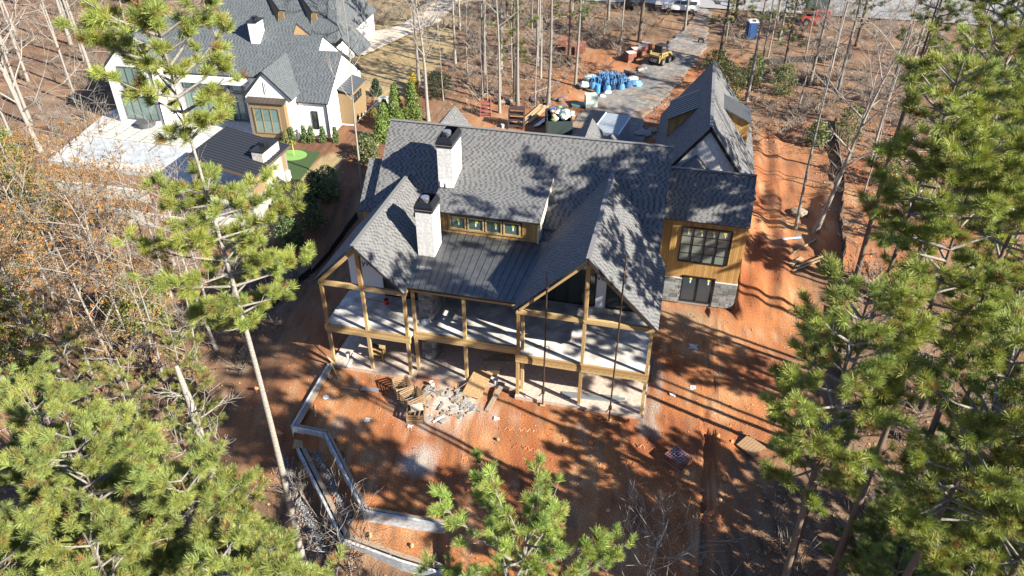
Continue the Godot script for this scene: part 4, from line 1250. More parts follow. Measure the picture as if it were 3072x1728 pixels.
# leafy evergreen shrub: stems plus leaf clumps through its volume
func shrub(called: String, label: String, at: Vector3, h: float, r: float, count: int, leaf: Color, cone := false, group := "") -> Node3D:
	var t := thing(called, label, "shrub", at, 0.0, group)
	var st := MB.new()
	for i in 5:
		var a := TAU * i / 5.0
		st.tube([V(0, -0.1, 0), V(cos(a) * r * 0.4, h * 0.7, sin(a) * r * 0.4)], [0.03, 0.012], 4)
	part("stems", st.done(), bark_pine, t)
	var xf := []
	var cl := []
	for i in count:
		var y := rng.randf()
		var rr := r * (1.0 - y * 0.85 if cone else sqrt(maxf(1.0 - pow(2.0 * y - 0.9, 2.0) * 0.75, 0.1))) * sqrt(rf(0.25, 1.0)) * (0.85 + 0.25 * sin(i * 1.7))
		var a := rng.randf() * TAU
		xf.append(Transform3D(facing(V(cos(a), rf(-0.3, 1.0), sin(a))).scaled(Vector3.ONE * rf(0.7, 1.4)), V(cos(a) * rr, y * h, sin(a) * rr)))
		var g := leaf * rf(0.55, 1.4)
		cl.append(Color(g.r, g.g, g.b))
	stuff(place(leaf_mesh(), xf, cl, needles, t, "foliage"))
	return t
# ---------------------------------------------------------------- building-site things
func on(x: float, z: float) -> Vector3: return V(x, ground_y(x, z), z)

func plank(label: String, a: Vector3, b: Vector3, w: float, h: float, m: Material, called := "plank", cat := "plank", group := "") -> void:
	var mid := (a + b) * 0.5
	var k := MB.new()
	k.beam(a - mid, b - mid, w, h)
	solo(called, k.done(), m, label, cat, mid, 0.0, group)

func crate(label: String, at: Vector3, turn: float, w: float, d: float, h: float, filled: int) -> Node3D:
	var t := thing("wooden_crate", label, "crate", at, turn)
	var ms := [mat("crate_a", 0.36, 0.235, 0.13, 0.85, noise_tex("wood", 0.02, 0.62, 1.0, 4, 512, 0.25), 0.7), mat("crate_b", 0.44, 0.30, 0.17, 0.85, noise_tex("wood", 0.02, 0.62, 1.0, 4, 512, 0.25), 0.8), mat("crate_c", 0.28, 0.19, 0.12, 0.85, noise_tex("wood", 0.02, 0.62, 1.0, 4, 512, 0.25), 0.7)]
	for sx in [-1, 1]:
		for sz in [-1, 1]:
			var p := MB.new(); p.span(sx * (w / 2 - 0.05) - 0.05, sx * (w / 2 - 0.05) + 0.05, 0.0, h, sz * (d / 2 - 0.05) - 0.05, sz * (d / 2 - 0.05) + 0.05)
			part("corner_post", p.done(), ms[0], t)
	var rows := int(h / 0.15)
	for i in rows:
		var y := 0.08 + (h - 0.14) * i / maxi(rows - 1, 1)
		for s in [-1, 1]:
			var a := MB.new(); a.span(-w / 2, w / 2, y - 0.05, y + 0.05, s * (d / 2 + 0.012) - 0.012, s * (d / 2 + 0.012) + 0.012)
			part("slat", a.done(), ms[rng.randi() % 3], t)
			var b := MB.new(); b.span(s * (w / 2 + 0.012) - 0.012, s * (w / 2 + 0.012) + 0.012, y - 0.05, y + 0.05, -d / 2, d / 2)
			part("slat", b.done(), ms[rng.randi() % 3], t)
	for i in 7:
		var f := MB.new(); f.span(-w / 2 + w * i / 7.0 + 0.015, -w / 2 + w * (i + 1) / 7.0 - 0.015, 0.06, 0.09, -d / 2, d / 2)
		part("base_board", f.done(), ms[rng.randi() % 3], t)
	if filled > 0:
		for i in filled:
			var st := solo("stone_strip", null, null, "", "stone")
			var m := MB.new(); m.box(Vector3.ZERO, V(rf(0.05, 0.09), 0.08, d * rf(0.5, 0.8)), Basis(Vector3.UP, rf(-0.25, 0.25)))
			st.mesh = m.done()
			st.material_override = grey_stone[rng.randi() % 5]
			st.transform = Transform3D(Basis(Vector3.UP, turn), at) * Transform3D(Basis(), V(lerpf(-w * 0.36, w * 0.36, (i % 6) / 5.0), 0.14 + 0.09 * (i / 6), rf(-0.08, 0.08)))
			st.set_meta("label", "cut stone strip lying inside %s" % label)
			st.set_meta("group", "stone strips in the crates")
	return t

func bucket(label: String, at: Vector3, m: Material) -> void:
	var t := thing("bucket", label, "bucket", at)
	var b := MB.new()
	b.tube([V(0, 0, 0), V(0, 0.37, 0)], [0.13, 0.155], 14); b.tube([V(0, 0.33, 0), V(0, 0.37, 0)], [0.165, 0.165], 14)
	part("body", b.done(), m, t)
	b = MB.new(); b.cyl(V(0, 0.1, 0), 0.13, 0.02, 12)
	part("contents", b.done(), mat("mortar_grey", 0.3, 0.3, 0.29, 0.9), t)
	var hd := []
	var hr := []
	for i in 9:
		var a := PI * i / 8.0
		hd.append(V(cos(a) * 0.165, 0.35 - sin(a) * 0.03, sin(a) * 0.17)); hr.append(0.008)
	b = MB.new(); b.tube(hd, hr, 4)
	part("handle", b.done(), mats["steel"], t)

func pallet_into(t: Node, w: float, d: float) -> void:
	var pw_ := mat("pallet_wood", 0.46, 0.29, 0.155, 0.85, noise_tex("wood", 0.02, 0.62, 1.0, 4, 512, 0.25), 0.8)
	for i in 7:
		var m := MB.new(); m.span(-w / 2 + w * i / 7.0 + 0.01, -w / 2 + w * (i + 1) / 7.0 - 0.012, 0.11, 0.135, -d / 2, d / 2)
		part("deck_board", m.done(), pw_, t)
	for i in 3:
		var m := MB.new(); m.span(-w / 2, w / 2, 0.02, 0.11, -d / 2 + (d - 0.09) * i / 2.0, -d / 2 + (d - 0.09) * i / 2.0 + 0.09)
		part("stringer", m.done(), pw_, t)

func brick_stack(label: String, at: Vector3, turn: float, nx: int, ny: int, nzc: int, capped: bool, group := "") -> Node3D:
	var t := thing("brick_pallet", label, "bricks", at, turn, group)
	pallet_into(t, nx * 0.205, nzc * 0.205)
	var one := MB.new(); one.box(Vector3.ZERO, V(0.197, 0.066, 0.195))
	var mesh := one.done()
	var kinds := [mat("brick_a", 0.21, 0.075, 0.05, 0.9), mat("brick_b", 0.25, 0.10, 0.07, 0.9), mat("brick_c", 0.15, 0.06, 0.045, 0.9)]
	for j in ny:
		for i in nx:
			for k in nzc:
				if i > 0 and i < nx - 1 and k > 0 and k < nzc - 1 and j < ny - 1: continue
				part("brick", mesh, kinds[rng.randi() % 3], t, V((i - (nx - 1) * 0.5) * 0.203 + rf(-0.004, 0.004), 0.172 + j * 0.071, (k - (nzc - 1) * 0.5) * 0.2))
	if capped:
		var c := MB.new(); c.box(V(0, 0.15 + ny * 0.071, 0), V(nx * 0.203, 0.02, nzc * 0.2))
		part("cover_sheet", c.done(), mat("cover", 0.55, 0.47, 0.42, 0.7), t)
	return t

func wheel(parent: Node, at: Vector3, r: float, w: float) -> void:
	var m := MB.new()
	m.tube([at - V(0, 0, w / 2), at - V(0, 0, w * 0.38), at + V(0, 0, w * 0.38), at + V(0, 0, w / 2)], [r * 0.9, r, r, r * 0.9], 18, true)
	var o := part("wheel", m.done(), mat("tyre", 0.022, 0.021, 0.02, 0.9), parent)
	var h := MB.new(); h.tube([at - V(0, 0, w / 2 + 0.012), at + V(0, 0, w / 2 + 0.012)], [r * 0.6, r * 0.6], 14, true)
	part("rim", h.done(), mat("rim", 0.4, 0.4, 0.4, 0.35, null, 1, 0, 0.8), o)

func half_w(p: Vector3) -> float: return 0.96 - maxf(p.y - 1.05, 0.0) * 0.28

func car(called: String, label: String, cat: String, at: Vector3, turn: float, paint: Material, van: bool) -> void:
	var t := thing(called, label, cat, at, turn)
	var w := 0.96
	var prof := [V(2.55, 0.42, 0), V(2.55, 0.75, 0), V(2.3, 0.98, 0), V(1.6, 1.12, 0), V(0.75, 1.72, 0), V(-2.2, 1.76, 0), V(-2.5, 1.1, 0), V(-2.55, 0.42, 0)] if van else [V(2.75, 0.5, 0), V(2.75, 1.0, 0), V(1.3, 1.15, 0), V(0.7, 1.78, 0), V(-0.8, 1.8, 0), V(-1.0, 1.2, 0), V(-2.8, 1.15, 0), V(-2.8, 0.5, 0)]
	var m := MB.new()
	var k := prof.size()
	# body tapers inwards above the waist
	for i in k:
		var a: Vector3 = prof[i]
		var b: Vector3 = prof[(i + 1) % k]
		m.quad_out(V(a.x, a.y, -half_w(a)), V(b.x, b.y, -half_w(b)), V(b.x, b.y, half_w(b)), V(a.x, a.y, half_w(a)), V(0, 0.9, 0))
	for s in [-1.0, 1.0]:
		for i in range(1, k - 1):
			m.tri_out(V(prof[0].x, prof[0].y, s * half_w(prof[0])), V(prof[i].x, prof[i].y, s * half_w(prof[i])), V(prof[i + 1].x, prof[i + 1].y, s * half_w(prof[i + 1])), V(0, 0.9, 0))
	part("body", m.done(), paint, t)
	var gl := mat("car_glass", 0.03, 0.045, 0.05, 0.05)
	for s in [-1.0, 1.0]:
		var wins := [[1.15, 0.15], [0.05, -1.05], [-1.15, -2.1]] if van else [[0.85, 0.0], [-0.1, -0.75]]
		for q in wins:
			var g := MB.new()
			var y0 := 1.16
			var y1 := 1.6
			var f := 0.5 if q[0] > 0.8 else 0.04
			g.prism([V(q[0], y0, s * (w - 0.02)), V(q[1], y0, s * (w - 0.02)), V(q[1] - 0.02, y1, s * (w - 0.14)), V(q[0] - f, y1, s * (w - 0.14))], V(0, 0, s * 0.008))
			part("window", g.done(), gl, t)
		for x in [1.6, -1.55]: wheel(t, V(x, 0.34, s * 0.86), 0.34, 0.22)
		var hl := MB.new(); hl.box(V(2.42, 0.85, s * 0.68), V(0.26, 0.14, 0.3))
		part("headlight", hl.done(), mat("lamp_clear", 0.6, 0.6, 0.6, 0.1), t)
		var tl := MB.new(); tl.box(V(-2.5 if van else -2.76, 1.0, s * 0.82), V(0.1, 0.3, 0.12))
		part("tail_light", tl.done(), mat("lamp_red", 0.35, 0.02, 0.02, 0.2), t)
		var mi := MB.new(); mi.box(V(1.05, 1.16, s * 1.05), V(0.14, 0.14, 0.2))
		part("mirror", mi.done(), paint, t)
	var ws := MB.new()
	ws.quad_out(V(1.56, 1.16, -0.8), V(0.82, 1.685, -0.68), V(0.82, 1.685, 0.68), V(1.56, 1.16, 0.8), V(0, 0.9, 0))
	part("windscreen", ws.done(), gl, t)

func skid_steer(at: Vector3, turn: float) -> void:
	var t := thing("skid_steer_loader", "yellow and black skid steer loader parked on the gravel drive", "loader", at, turn)
	var ye := mat("loader_yellow", 0.30, 0.21, 0.08, 0.5)
	var bk := mat("loader_black", 0.02, 0.02, 0.02, 0.55)
	var m := MB.new(); m.span(-1.35, 0.9, 0.35, 0.95, -0.55, 0.55)
	part("chassis", m.done(), ye, t)
	m = MB.new(); m.prism([V(-1.45, 0.4, -0.7), V(-1.45, 1.2, -0.7), V(-0.7, 1.35, -0.7), V(-0.7, 0.4, -0.7)], V(0, 0, 1.4))
	part("engine_cover", m.done(), ye, t)
	m = MB.new(); m.span(-1.5, -1.44, 0.35, 0.95, -0.6, 0.6)
	var rear := part("rear_door", m.done(), bk, t)
	text(rear, "CAT", 0.34, mat("decal", 0.7, 0.7, 0.68, 0.5), V(-1.53, 0.62, 0), Basis(Vector3.UP, -PI / 2))
	m = MB.new()
	for s in [-1, 1]:
		m.beam(V(-0.75, 0.95, s * 0.5), V(-0.7, 2.05, s * 0.45), 0.1, 0.1); m.beam(V(0.6, 0.95, s * 0.5), V(0.35, 2.05, s * 0.45), 0.1, 0.1)
	m.span(-0.8, 0.45, 2.03, 2.13, -0.52, 0.52); m.span(-0.74, -0.7, 1.0, 2.0, -0.45, 0.45)
	part("cab", m.done(), bk, t)
	m = MB.new(); m.span(-0.4, 0.1, 0.95, 1.2, -0.3, 0.3); m.span(-0.5, -0.38, 1.1, 1.6, -0.3, 0.3)
	part("seat", m.done(), bk, t)
	for s in [-1, 1]:
		m = MB.new()
		m.beam(V(-1.2, 1.4, s * 0.78), V(0.7, 1.25, s * 0.78), 0.14, 0.2); m.beam(V(0.65, 1.3, s * 0.78), V(1.45, 0.45, s * 0.78), 0.14, 0.18); m.beam(V(-1.2, 0.9, s * 0.78), V(-1.15, 1.45, s * 0.78), 0.14, 0.16)
		part("lift_arm", m.done(), ye, t)
		for x in [-0.85, 0.55]: wheel(t, V(x, 0.42, s * 0.8), 0.42, 0.3)
	m = MB.new(); m.prism([V(1.35, 0.1, -0.9), V(2.05, 0.1, -0.9), V(1.4, 0.7, -0.9), V(1.3, 0.7, -0.9)], V(0, 0, 1.8))
	part("bucket", m.done(), bk, t)

func bag_mesh() -> ArrayMesh:
	var b := MB.new()
	b.tube([V(0, 0, 0), V(0, 0.35, 0), V(0, 0.62, 0), V(0, 0.8, 0)], [0.36, 0.46, 0.4, 0.22], 8)
	return b.done()

func build_site() -> void:
	var grainw := noise_tex("wood", 0.02, 0.62, 1.0, 4, 512, 0.25)
	var board_new := mat("board_new", 0.60, 0.43, 0.24, 0.8, grainw, 0.9)
	var board_old := mat("board_old", 0.42, 0.33, 0.24, 0.85, grainw, 0.9)
	var plym := mat("plywood", 0.55, 0.36, 0.18, 0.8, grainw, 1.6)
	var galv := mat("galvanised", 0.45, 0.49, 0.54, 0.35, null, 1, 0, 0.7)
	var white_p := mat("white_plastic", 0.72, 0.73, 0.73, 0.45)
	var pale := mat("foam_board", 0.52, 0.56, 0.60, 0.7, noise_tex("dirt", 0.01, 0.72, 1.0, 5), 1.7)
	# retaining forms with pale boards
	var wl := [V(0.13, 0, 6.05), V(2.26, 0, 6.11), V(6.69, 0, 10.84), V(11.13, 0, 10.71)]
	var t := thing("retaining_wall", "upper step retaining wall faced with pale boards at the yard edge", "wall", V(2.26, -0.4, 6.11))
	for i in 3:
		var m := MB.new()
		m.beam(wl[i] + V(0, -0.4, 0) - t.position, wl[i + 1] + V(0, -0.4, 0) - t.position, 0.13, 1.0)
		part("panel", m.done(), pale, t)
		m = MB.new()
		var off: Vector3 = (wl[i + 1] - wl[i]).normalized().cross(Vector3.UP) * -0.2
		m.beam(wl[i] + off + V(0, 0.06, 0) - t.position, wl[i + 1] + off + V(0, 0.06, 0) - t.position, 0.16, 0.05)
		part("cap_board", m.done(), board_old, t)
	var wl2 := [V(0.6, 0, 6.72), V(5.98, 0, 12.24), V(9.39, 0, 12.75), V(11.9, 0, 12.95)]
	t = thing("retaining_wall", "lower step retaining wall faced with pale boards above the woods", "wall", V(5.98, -1.2, 12.24))
	for i in 3:
		var m := MB.new()
		m.beam(wl2[i] + V(0, -1.3, 0) - t.position, wl2[i + 1] + V(0, -1.3, 0) - t.position, 0.13, 1.15)
		part("panel", m.done(), pale, t)
		m = MB.new()
		var off: Vector3 = (wl2[i + 1] - wl2[i]).normalized().cross(Vector3.UP) * -0.28
		m.beam(wl2[i] + off + V(0, -0.72, 0) - t.position, wl2[i + 1] + off + V(0, -0.72, 0) - t.position, 0.24, 0.05)
		part("cap_board", m.done(), board_old, t)
	t = thing("edge_wall", "thin board-topped wall running from the patio slab to the yard corner", "wall", V(0, -0.3, 3.0))
	var ew := MB.new(); ew.beam(V(-0.2, -0.1, -2.85), V(0.08, -0.1, 3.05), 0.14, 0.95)
	part("panel", ew.done(), pale, t)
	ew = MB.new(); ew.beam(V(0.06, 0.36, -2.85), V(0.34, 0.36, 2.95), 0.3, 0.04)
	part("cap_board", ew.done(), board_old, t)
	var sh := MB.new(); sh.box(V(0.9, -0.68, 6.5), V(1.1, 0.04, 0.7), Basis(Vector3.UP, 0.3) * Basis(Vector3.RIGHT, 0.1))
	solo("plywood_sheet", sh.done(), plym, "plywood offcut bridging the two pale retaining walls", "plywood")
	# crates of stone
	crate("wooden crate nearest the porch post in the leaning row", on(5.45, 1.55), deg_to_rad(35), 0.98, 1.1, 0.95, 10)
	crate("wooden crate in the middle of the leaning row", on(6.4, 2.35), deg_to_rad(-40), 1.05, 1.2, 0.95, 8)
	crate("low wooden crate carrying a sheet, farthest from the porch", on(7.0, 3.4), deg_to_rad(9), 1.02, 1.0, 0.68, 0)
	var cs := MB.new(); cs.box(Vector3.ZERO, V(0.75, 0.02, 0.6))
	var cso := solo("cardboard_sheet", cs.done(), mat("card", 0.40, 0.34, 0.28, 0.9), "grey cardboard sheet on top of the low crate", "cardboard", V(7.05, 0.62, 3.3), 0.5)
	cso.rotation.x = 0.08
	# stone offcuts thrown out around the crates
	for i in 84:
		var an := rng.randf() * TAU
		var di := sqrt(rng.randf())
		var px := 8.2 + cos(an) * di * 2.3
		var pz := 1.9 + sin(an) * di * 1.5
		var so := MB.new(); so.box(V(0, 0.02, 0), V(rf(0.12, 0.6), rf(0.03, 0.09), rf(0.05, 0.26)), Basis.from_euler(V(rf(-0.2, 0.2), 0, rf(-0.2, 0.2))))
		solo("stone_offcut", so.done(), mat("offcut", 0.36, 0.355, 0.35, 0.9, noise_tex("stone", 0.03, 0.6, 1.0, 5), 0.8) if i % 3 else board_old, "broken stone or board offcut in the pale dust beside crates", "offcut", on(px, pz) + V(0, 0.02, 0), rf(0, 6), "offcuts around the crates")
	# site furniture by the porch
	t = thing("plywood_table", "sloping plywood mixing board propped on blocks below the deck", "table", on(9.9, 0.0))
	var pt := MB.new(); pt.beam(V(-0.15, 0.25, 0.95), V(0.15, 0.62, -1.2), 1.25, 0.025)
	part("sheet", pt.done(), plym, t)
	for q in [[-0.45, 0.6], [0.4, 0.6], [-0.4, -0.8], [0.5, -0.8]]:
		pt = MB.new(); pt.span(q[0] - 0.1, q[0] + 0.1, -0.1, 0.3 + 0.1 * float(q[1] < 0), q[1] - 0.1, q[1] + 0.1)
		part("block", pt.done(), grey_stone[2], t)
	var cb := MB.new(); cb.box(V(0, 0.2, 0), V(0.8, 0.42, 0.5), Basis(Vector3.UP, 0.2))
	solo("cardboard_box", cb.done(), mat("card2", 0.5, 0.38, 0.24, 0.85), "brown cardboard box behind the plywood mixing board", "box", V(10.6, 0.0, -1.5))
	bucket("white bucket standing in the pale mortar dust", on(7.0, 0.35), white_p)
	bucket("white bucket standing beside the plywood mixing board", V(11.0, -0.02, -0.55), white_p)
	bucket("white bucket lying inside the patio by the slanted board", V(0.75, 0.0, -0.8), white_p)
	plank("grey scaffold plank sloping from patio edge onto the clay", V(11.05, -0.1, 1.9), V(11.5, 0.12, -0.7), 0.28, 0.05, board_old)
	plank("long thin board lying on clay beside grey trough", on(1.4, 1.95) + V(0, 0.05, 0), on(2.6, 1.95) + V(0, 0.05, 0), 0.12, 0.04, board_new)
	plank("short stake lying on clay by the edge wall", on(0.55, 3.9) + V(0, 0.05, 0), on(1.05, 4.85) + V(0, 0.05, 0), 0.1, 0.04, board_new)
	plank("thin slanted brace board leaning over the patio corner post", V(-0.95, 1.55, 0.25), V(0.45, 0.05, 0.3), 0.12, 0.04, board_new)
	plank("short brace board leaning at the end of edge wall", V(0.15, 0.45, 0.5), on(1.05, 1.35) + V(0, 0.03, 0), 0.1, 0.04, board_new)
	plank("white board standing on edge at the patio corner", V(1.15, 0.0, 0.2), V(1.05, 0.06, -1.2), 0.2, 0.05, mat("grey_board", 0.5, 0.48, 0.46, 0.8))
	plank("short pale stud lying in the mortar dust", on(8.12, 3.55) + V(0, 0.05, 0), on(8.6, 2.95) + V(0, 0.05, 0), 0.1, 0.05, white_p)
	plank("long board lying along the edge of the mortar dust", on(8.6, 1.35) + V(0, 0.03, 0), on(10.7, 2.0) + V(0, 0.03, 0), 0.08, 0.03, board_old)
	plank("thin rod leaning from mortar dust to the mixing board", on(8.7, 0.2) + V(0, 0.05, 0), V(9.5, 0.35, -0.2), 0.03, 0.03, board_new, "rod", "rod")
	var tg := MB.new(); tg.box(Vector3.ZERO, V(1.15, 0.06, 0.36))
	solo("metal_trough", tg.done(), galv, "flat grey metal sheet lying on clay near the patio", "metal sheet", on(3.3, 1.75) + V(0, 0.05, 0), 0.06)
	var ld := MB.new(); ld.cyl(Vector3.ZERO, 0.19, 0.03, 16)
	solo("round_lid", ld.done(), white_p, "round white lid lying on red clay", "lid", on(0.88, 3.05) + V(0, 0.02, 0))
	var st := MB.new(); st.box(V(0, 0.02, 0), V(0.6, 0.05, 0.4)); st.box(V(0.1, 0.06, 0.1), V(0.34, 0.05, 0.3), Basis(Vector3.UP, 0.4))
	solo("flat_stone", st.done(), grey_stone[3], "thin flat stone offcuts between dust and scaffold plank", "stone", on(9.7, 1.6), 0.5)
	# timber cabinet on the patio
	t = thing("timber_cabinet", "raw timber cabinet frame standing on the lower patio", "cabinet", V(2.75, 0.0, -1.15), 0.05)
	for x in [-0.42, 0.42]:
		for z in [-0.25, 0.25]:
			var m := MB.new(); m.span(x - 0.04, x + 0.04, 0.0, 0.9, z - 0.04, z + 0.04)
			part("leg", m.done(), timbers[0], t)
	for y in [0.12, 0.5, 0.9]:
		var m := MB.new(); m.span(-0.46, 0.46, y, y + 0.04, -0.29, 0.29)
		part("shelf", m.done(), plym, t)
	var bk := MB.new(); bk.span(-0.46, 0.46, 0.1, 0.9, -0.33, -0.3)
	part("back_panel", bk.done(), plym, t)
	var bg := MB.new(); bg.tube([V(-0.25, 0, 0), V(0.0, 0.02, 0.02), V(0.3, 0, 0)], [0.1, 0.16, 0.08], 8, true)
	solo("tool_bag", bg.done(), mat("dark_cloth", 0.03, 0.035, 0.045, 0.8), "dark bag on top of the raw timber cabinet", "bag", V(2.6, 1.05, -1.15))
	bucket("red bucket beside the upper porch post of the small gable", V(2.95, 3.2, -3.0), mat("red_plastic", 0.5, 0.03, 0.03, 0.4))
	var hs := MB.new()
	var hp := []
	var hr := []
	for i in 20:
		hp.append(V(13.4 + i * 0.05, 3.215, -1.0 + 0.16 * sin(i * 0.7))); hr.append(0.012)
	hs.tube(hp, hr, 5)
	solo("hose", hs.done(), mats["dark_cloth"], "short dark hose lying on the upper deck by the corner post", "hose")
	plank("thin batten lying on the upper deck behind the small gable", V(1.2, 3.22, -3.3), V(3.9, 3.22, -2.9), 0.05, 0.03, board_new, "batten", "batten")
	# steel scaffold poles with clamps
	for q in [[14.28, 0.5, 9.9, "slender dark steel pole in front of the gable's shaded slope"], [18.47, 0.95, 11.9, "taller dark steel pole in front of the gable's sunlit slope"]]:
		t = thing("scaffold_pole", q[3], "pole", V(q[0], -0.16, q[1]))
		var m := MB.new(); m.tube([V(0, 0, 0), V(0.02, q[2] * 0.5, 0), V(0, q[2], 0)], [0.05, 0.05, 0.05], 8, true)
		part("tube", m.done(), mat("rusty_steel", 0.075, 0.045, 0.035, 0.6, noise_tex("metal", 0.01, 0.8, 1.0, 3), 1.0, 0, 0.4), t)
		m = MB.new(); m.box(V(0, 1.1, 0), V(0.2, 0.24, 0.16)); m.beam(V(0, 1.1, 0), V(-0.25, 0.75, 0.1), 0.05, 0.05)
		part("jack", m.done(), mats["rusty_steel"], t)
		m = MB.new(); m.box(V(0, 0.02, 0), V(0.3, 0.04, 0.3))
		part("foot", m.done(), board_new, t)
		m = MB.new(); m.beam(V(0.03, q[2] - 1.0, 0), V(0.5, q[2] - 0.6, -0.1), 0.03, 0.03); m.box(V(0.05, q[2] - 1.0, 0), V(0.14, 0.1, 0.1))
		part("roof_tie", m.done(), mats["steel"], t)
	# bundle of steel studs on the patio
	for i in 12:
		plank("galvanised steel stud in the bundle on the lower patio", V(15.3 + rf(-0.1, 0.2), 0.02 + 0.03 * (i / 4), -0.75 + 0.09 * (i % 6)), V(18.9 + rf(-0.3, 0.5), 0.02 + 0.03 * (i / 4), -1.1 + 0.09 * (i % 6) + rf(-0.05, 0.08)), 0.08, 0.028, galv, "steel_stud", "stud", "steel studs on the patio")
	for i in 3:
		plank("long grey board under the deck between porches", V(9.6 + i * 0.3, 0.03 + i * 0.05, -2.6 - i * 0.25), V(14.6, 0.03 + i * 0.05, -3.6 - i * 0.2), 0.2, 0.04, board_old, "plank", "plank", "boards under the deck")
	# litter
	for q in [[11.8, 2.4, "crumpled white plastic beside scaffold plank"], [23.2, -7.4, "large crumpled grey plastic near the stone wing wall"], [23.3, -3.2, "small white plastic scrap on clay below the wing"], [22.1, -2.3, "bluish plastic scrap on sunlit clay beside porch"], [4.2, 4.3, "white paper scrap beside the low crate on clay"], [6.9, 4.25, "pale square scrap at the foot of low crate"]]:
		var m := MB.new()
		var p := []
		for i in 22: p.append(V(rf(-0.3, 0.3), rf(0.0, 0.14), rf(-0.25, 0.25)) * (1.35 if q[0] > 23.1 and q[1] < -6.0 else 0.8))
		for i in 20: m.tri(p[i], p[i + 1], p[i + 2])
		solo("plastic_scrap", m.done(), mat("scrap", 0.55, 0.6, 0.64, 0.5), q[2], "litter", on(q[0], q[1]))
	# yard pallets
	brick_stack("brick pallet on the yard clay with steel mesh on top", on(22.7, 3.35), deg_to_rad(-36), 6, 6, 5, false)
	t = thing("mesh_bundle", "wire mesh and tools lying on the yard brick pallet", "mesh", on(22.7, 3.35) + V(0, 0.6, 0), deg_to_rad(-36))
	var mm := MB.new()
	for i in 7: mm.span(-0.55 + i * 0.16, -0.54 + i * 0.16, 0.0, 0.02, -0.45, 0.45)
	for i in 5: mm.span(-0.55, 0.5, 0.02, 0.04, -0.44 + i * 0.2, -0.43 + i * 0.2)
	part("grid", mm.done(), galv, t)
	mm = MB.new()
	var ring := []
	var rr := []
	for i in 15:
		var a := TAU * i / 14.0
		ring.append(V(cos(a) * 0.22 - 0.05, 0.06, sin(a) * 0.2)); rr.append(0.009)
	mm.tube(ring, rr, 5)
	part("coil", mm.done(), white_p, t)
	t = thing("empty_pallet", "empty sunlit wooden pallet beyond the trench", "pallet", on(26.8, 1.3) + V(0, 0.12, 0), deg_to_rad(-38))
	pallet_into(t, 1.25, 1.05)
	t.rotation.x = 0.12
	# boards and pipe by the haul road
	for q in [[29.9, -18.1, 31.9, -20.6, 0.12, "single thin board nearest the blue pipe"], [29.8, -16.9, 30.75, -17.9, 0.35, "wide short board beside the haul road"], [30.2, -16.8, 32.7, -18.2, 0.14, "upper of two long boards crossing to the silt fence"], [29.95, -16.3, 32.4, -17.9, 0.14, "lower of two long boards crossing to the silt fence"]]:
		plank(q[5], on(q[0], q[1]) + V(0, 0.08, 0), on(q[2], q[3]) + V(0, 0.08, 0), q[4], 0.05, board_new)
	plank("pale blue plastic pipe lying beside the haul road", on(29.3, -19.85) + V(0, 0.1, 0), on(30.8, -20.7) + V(0, 0.1, 0), 0.11, 0.11, mat("pipe_blue", 0.30, 0.42, 0.62, 0.4), "pipe", "pipe")
	for q in [[30.9, -24.7, 0.8, "flat tan boulder beside two bare trunks"], [16.9, -35.0, 0.95, "large flat grey boulder on the gravel turnaround"], [17.7, -36.0, 0.6, "small boulder touching the large flat one"]]:
		solo("boulder", rock(q[2], 0.38), mat("boulder%d" % int(q[2] * 10), 0.40, 0.33 if q[2] < 0.9 else 0.35, 0.24 if q[2] < 0.9 else 0.33, 0.95, noise_tex("stone", 0.03, 0.6, 1.0, 5), 1.0, 2.0), q[3], "boulder", on(q[0], q[1]), rf(0, 3))
	# silt fences
	silt_fence("black silt fence sagging along the haul road woods", [[39.0, -61.3], [33.5, -59.0], [28.3, -57.1]])
	silt_fence("black silt fence between haul road and right-of-way pines", [[35.3, -42.5], [34.9, -35.0], [34.7, -29.0], [33.6, -22.0], [33.4, -16.0], [32.9, -10.0], [32.5, -4.8], [32.3, 2.0]])
	silt_fence("black silt fence behind the shaded side of the house", [[-4.5, -15.5], [-5.4, -11.7], [-5.9, -9.2], [-6.6, -7.1], [-7.4, -4.5]])
	# ---- drive side
	car("minivan", "white minivan parked at the end of the gravel drive", "van", on(18.3, -75.6) + V(0, 0.05, 0), PI, mat("paint_white", 0.78, 0.78, 0.78, 0.25), true)
	car("pickup", "black pickup truck parked behind the brush", "truck", on(12.0, -75.5), PI, mat("paint_black", 0.012, 0.012, 0.014, 0.2), false)
	skid_steer(on(17.1, -54.8) + V(0, 0.1, 0), deg_to_rad(62))
	var bi := 0
	for q in [[4.9, -57.6, 0.1, "brick pallet farthest from the drive in the woods clearing"], [6.1, -56.2, 0.15, "middle brick pallet of the woods clearing row"], [7.3, -56.0, 0.12, "sunlit brick pallet ending the woods clearing row"], [7.4, -57.1, 0.12, "brick pallet tucked behind the sunlit one"], [13.6, -55.1, 0.5, "wrapped brick pallet at the foot of the drive row"], [14.1, -56.3, 0.5, "second wrapped brick pallet of the drive row"], [14.6, -57.4, 0.5, "third wrapped brick pallet of the drive row"], [15.1, -58.6, 0.5, "last wrapped brick pallet of the drive row"]]:
		brick_stack(q[3], on(q[0], q[1]), q[2], 5, 13, 5, bi > 3, "brick pallets on the drive side")
		bi += 1
	# blue bulk bags
	var bm := bag_mesh()
	var blues := [mat("bag_a", 0.03, 0.09, 0.22, 0.6), mat("bag_b", 0.08, 0.22, 0.42, 0.6), mat("bag_c", 0.008, 0.02, 0.06, 0.6)]
	var hm := MB.new()
	for s in [-1, 1]: hm.tube([V(-0.2, 0.7, s * 0.15), V(-0.12, 1.15, s * 0.12), V(0.12, 1.15, s * 0.12), V(0.2, 0.7, s * 0.15)], [0.035, 0.035, 0.035, 0.035], 4)
	var hmesh := hm.done()
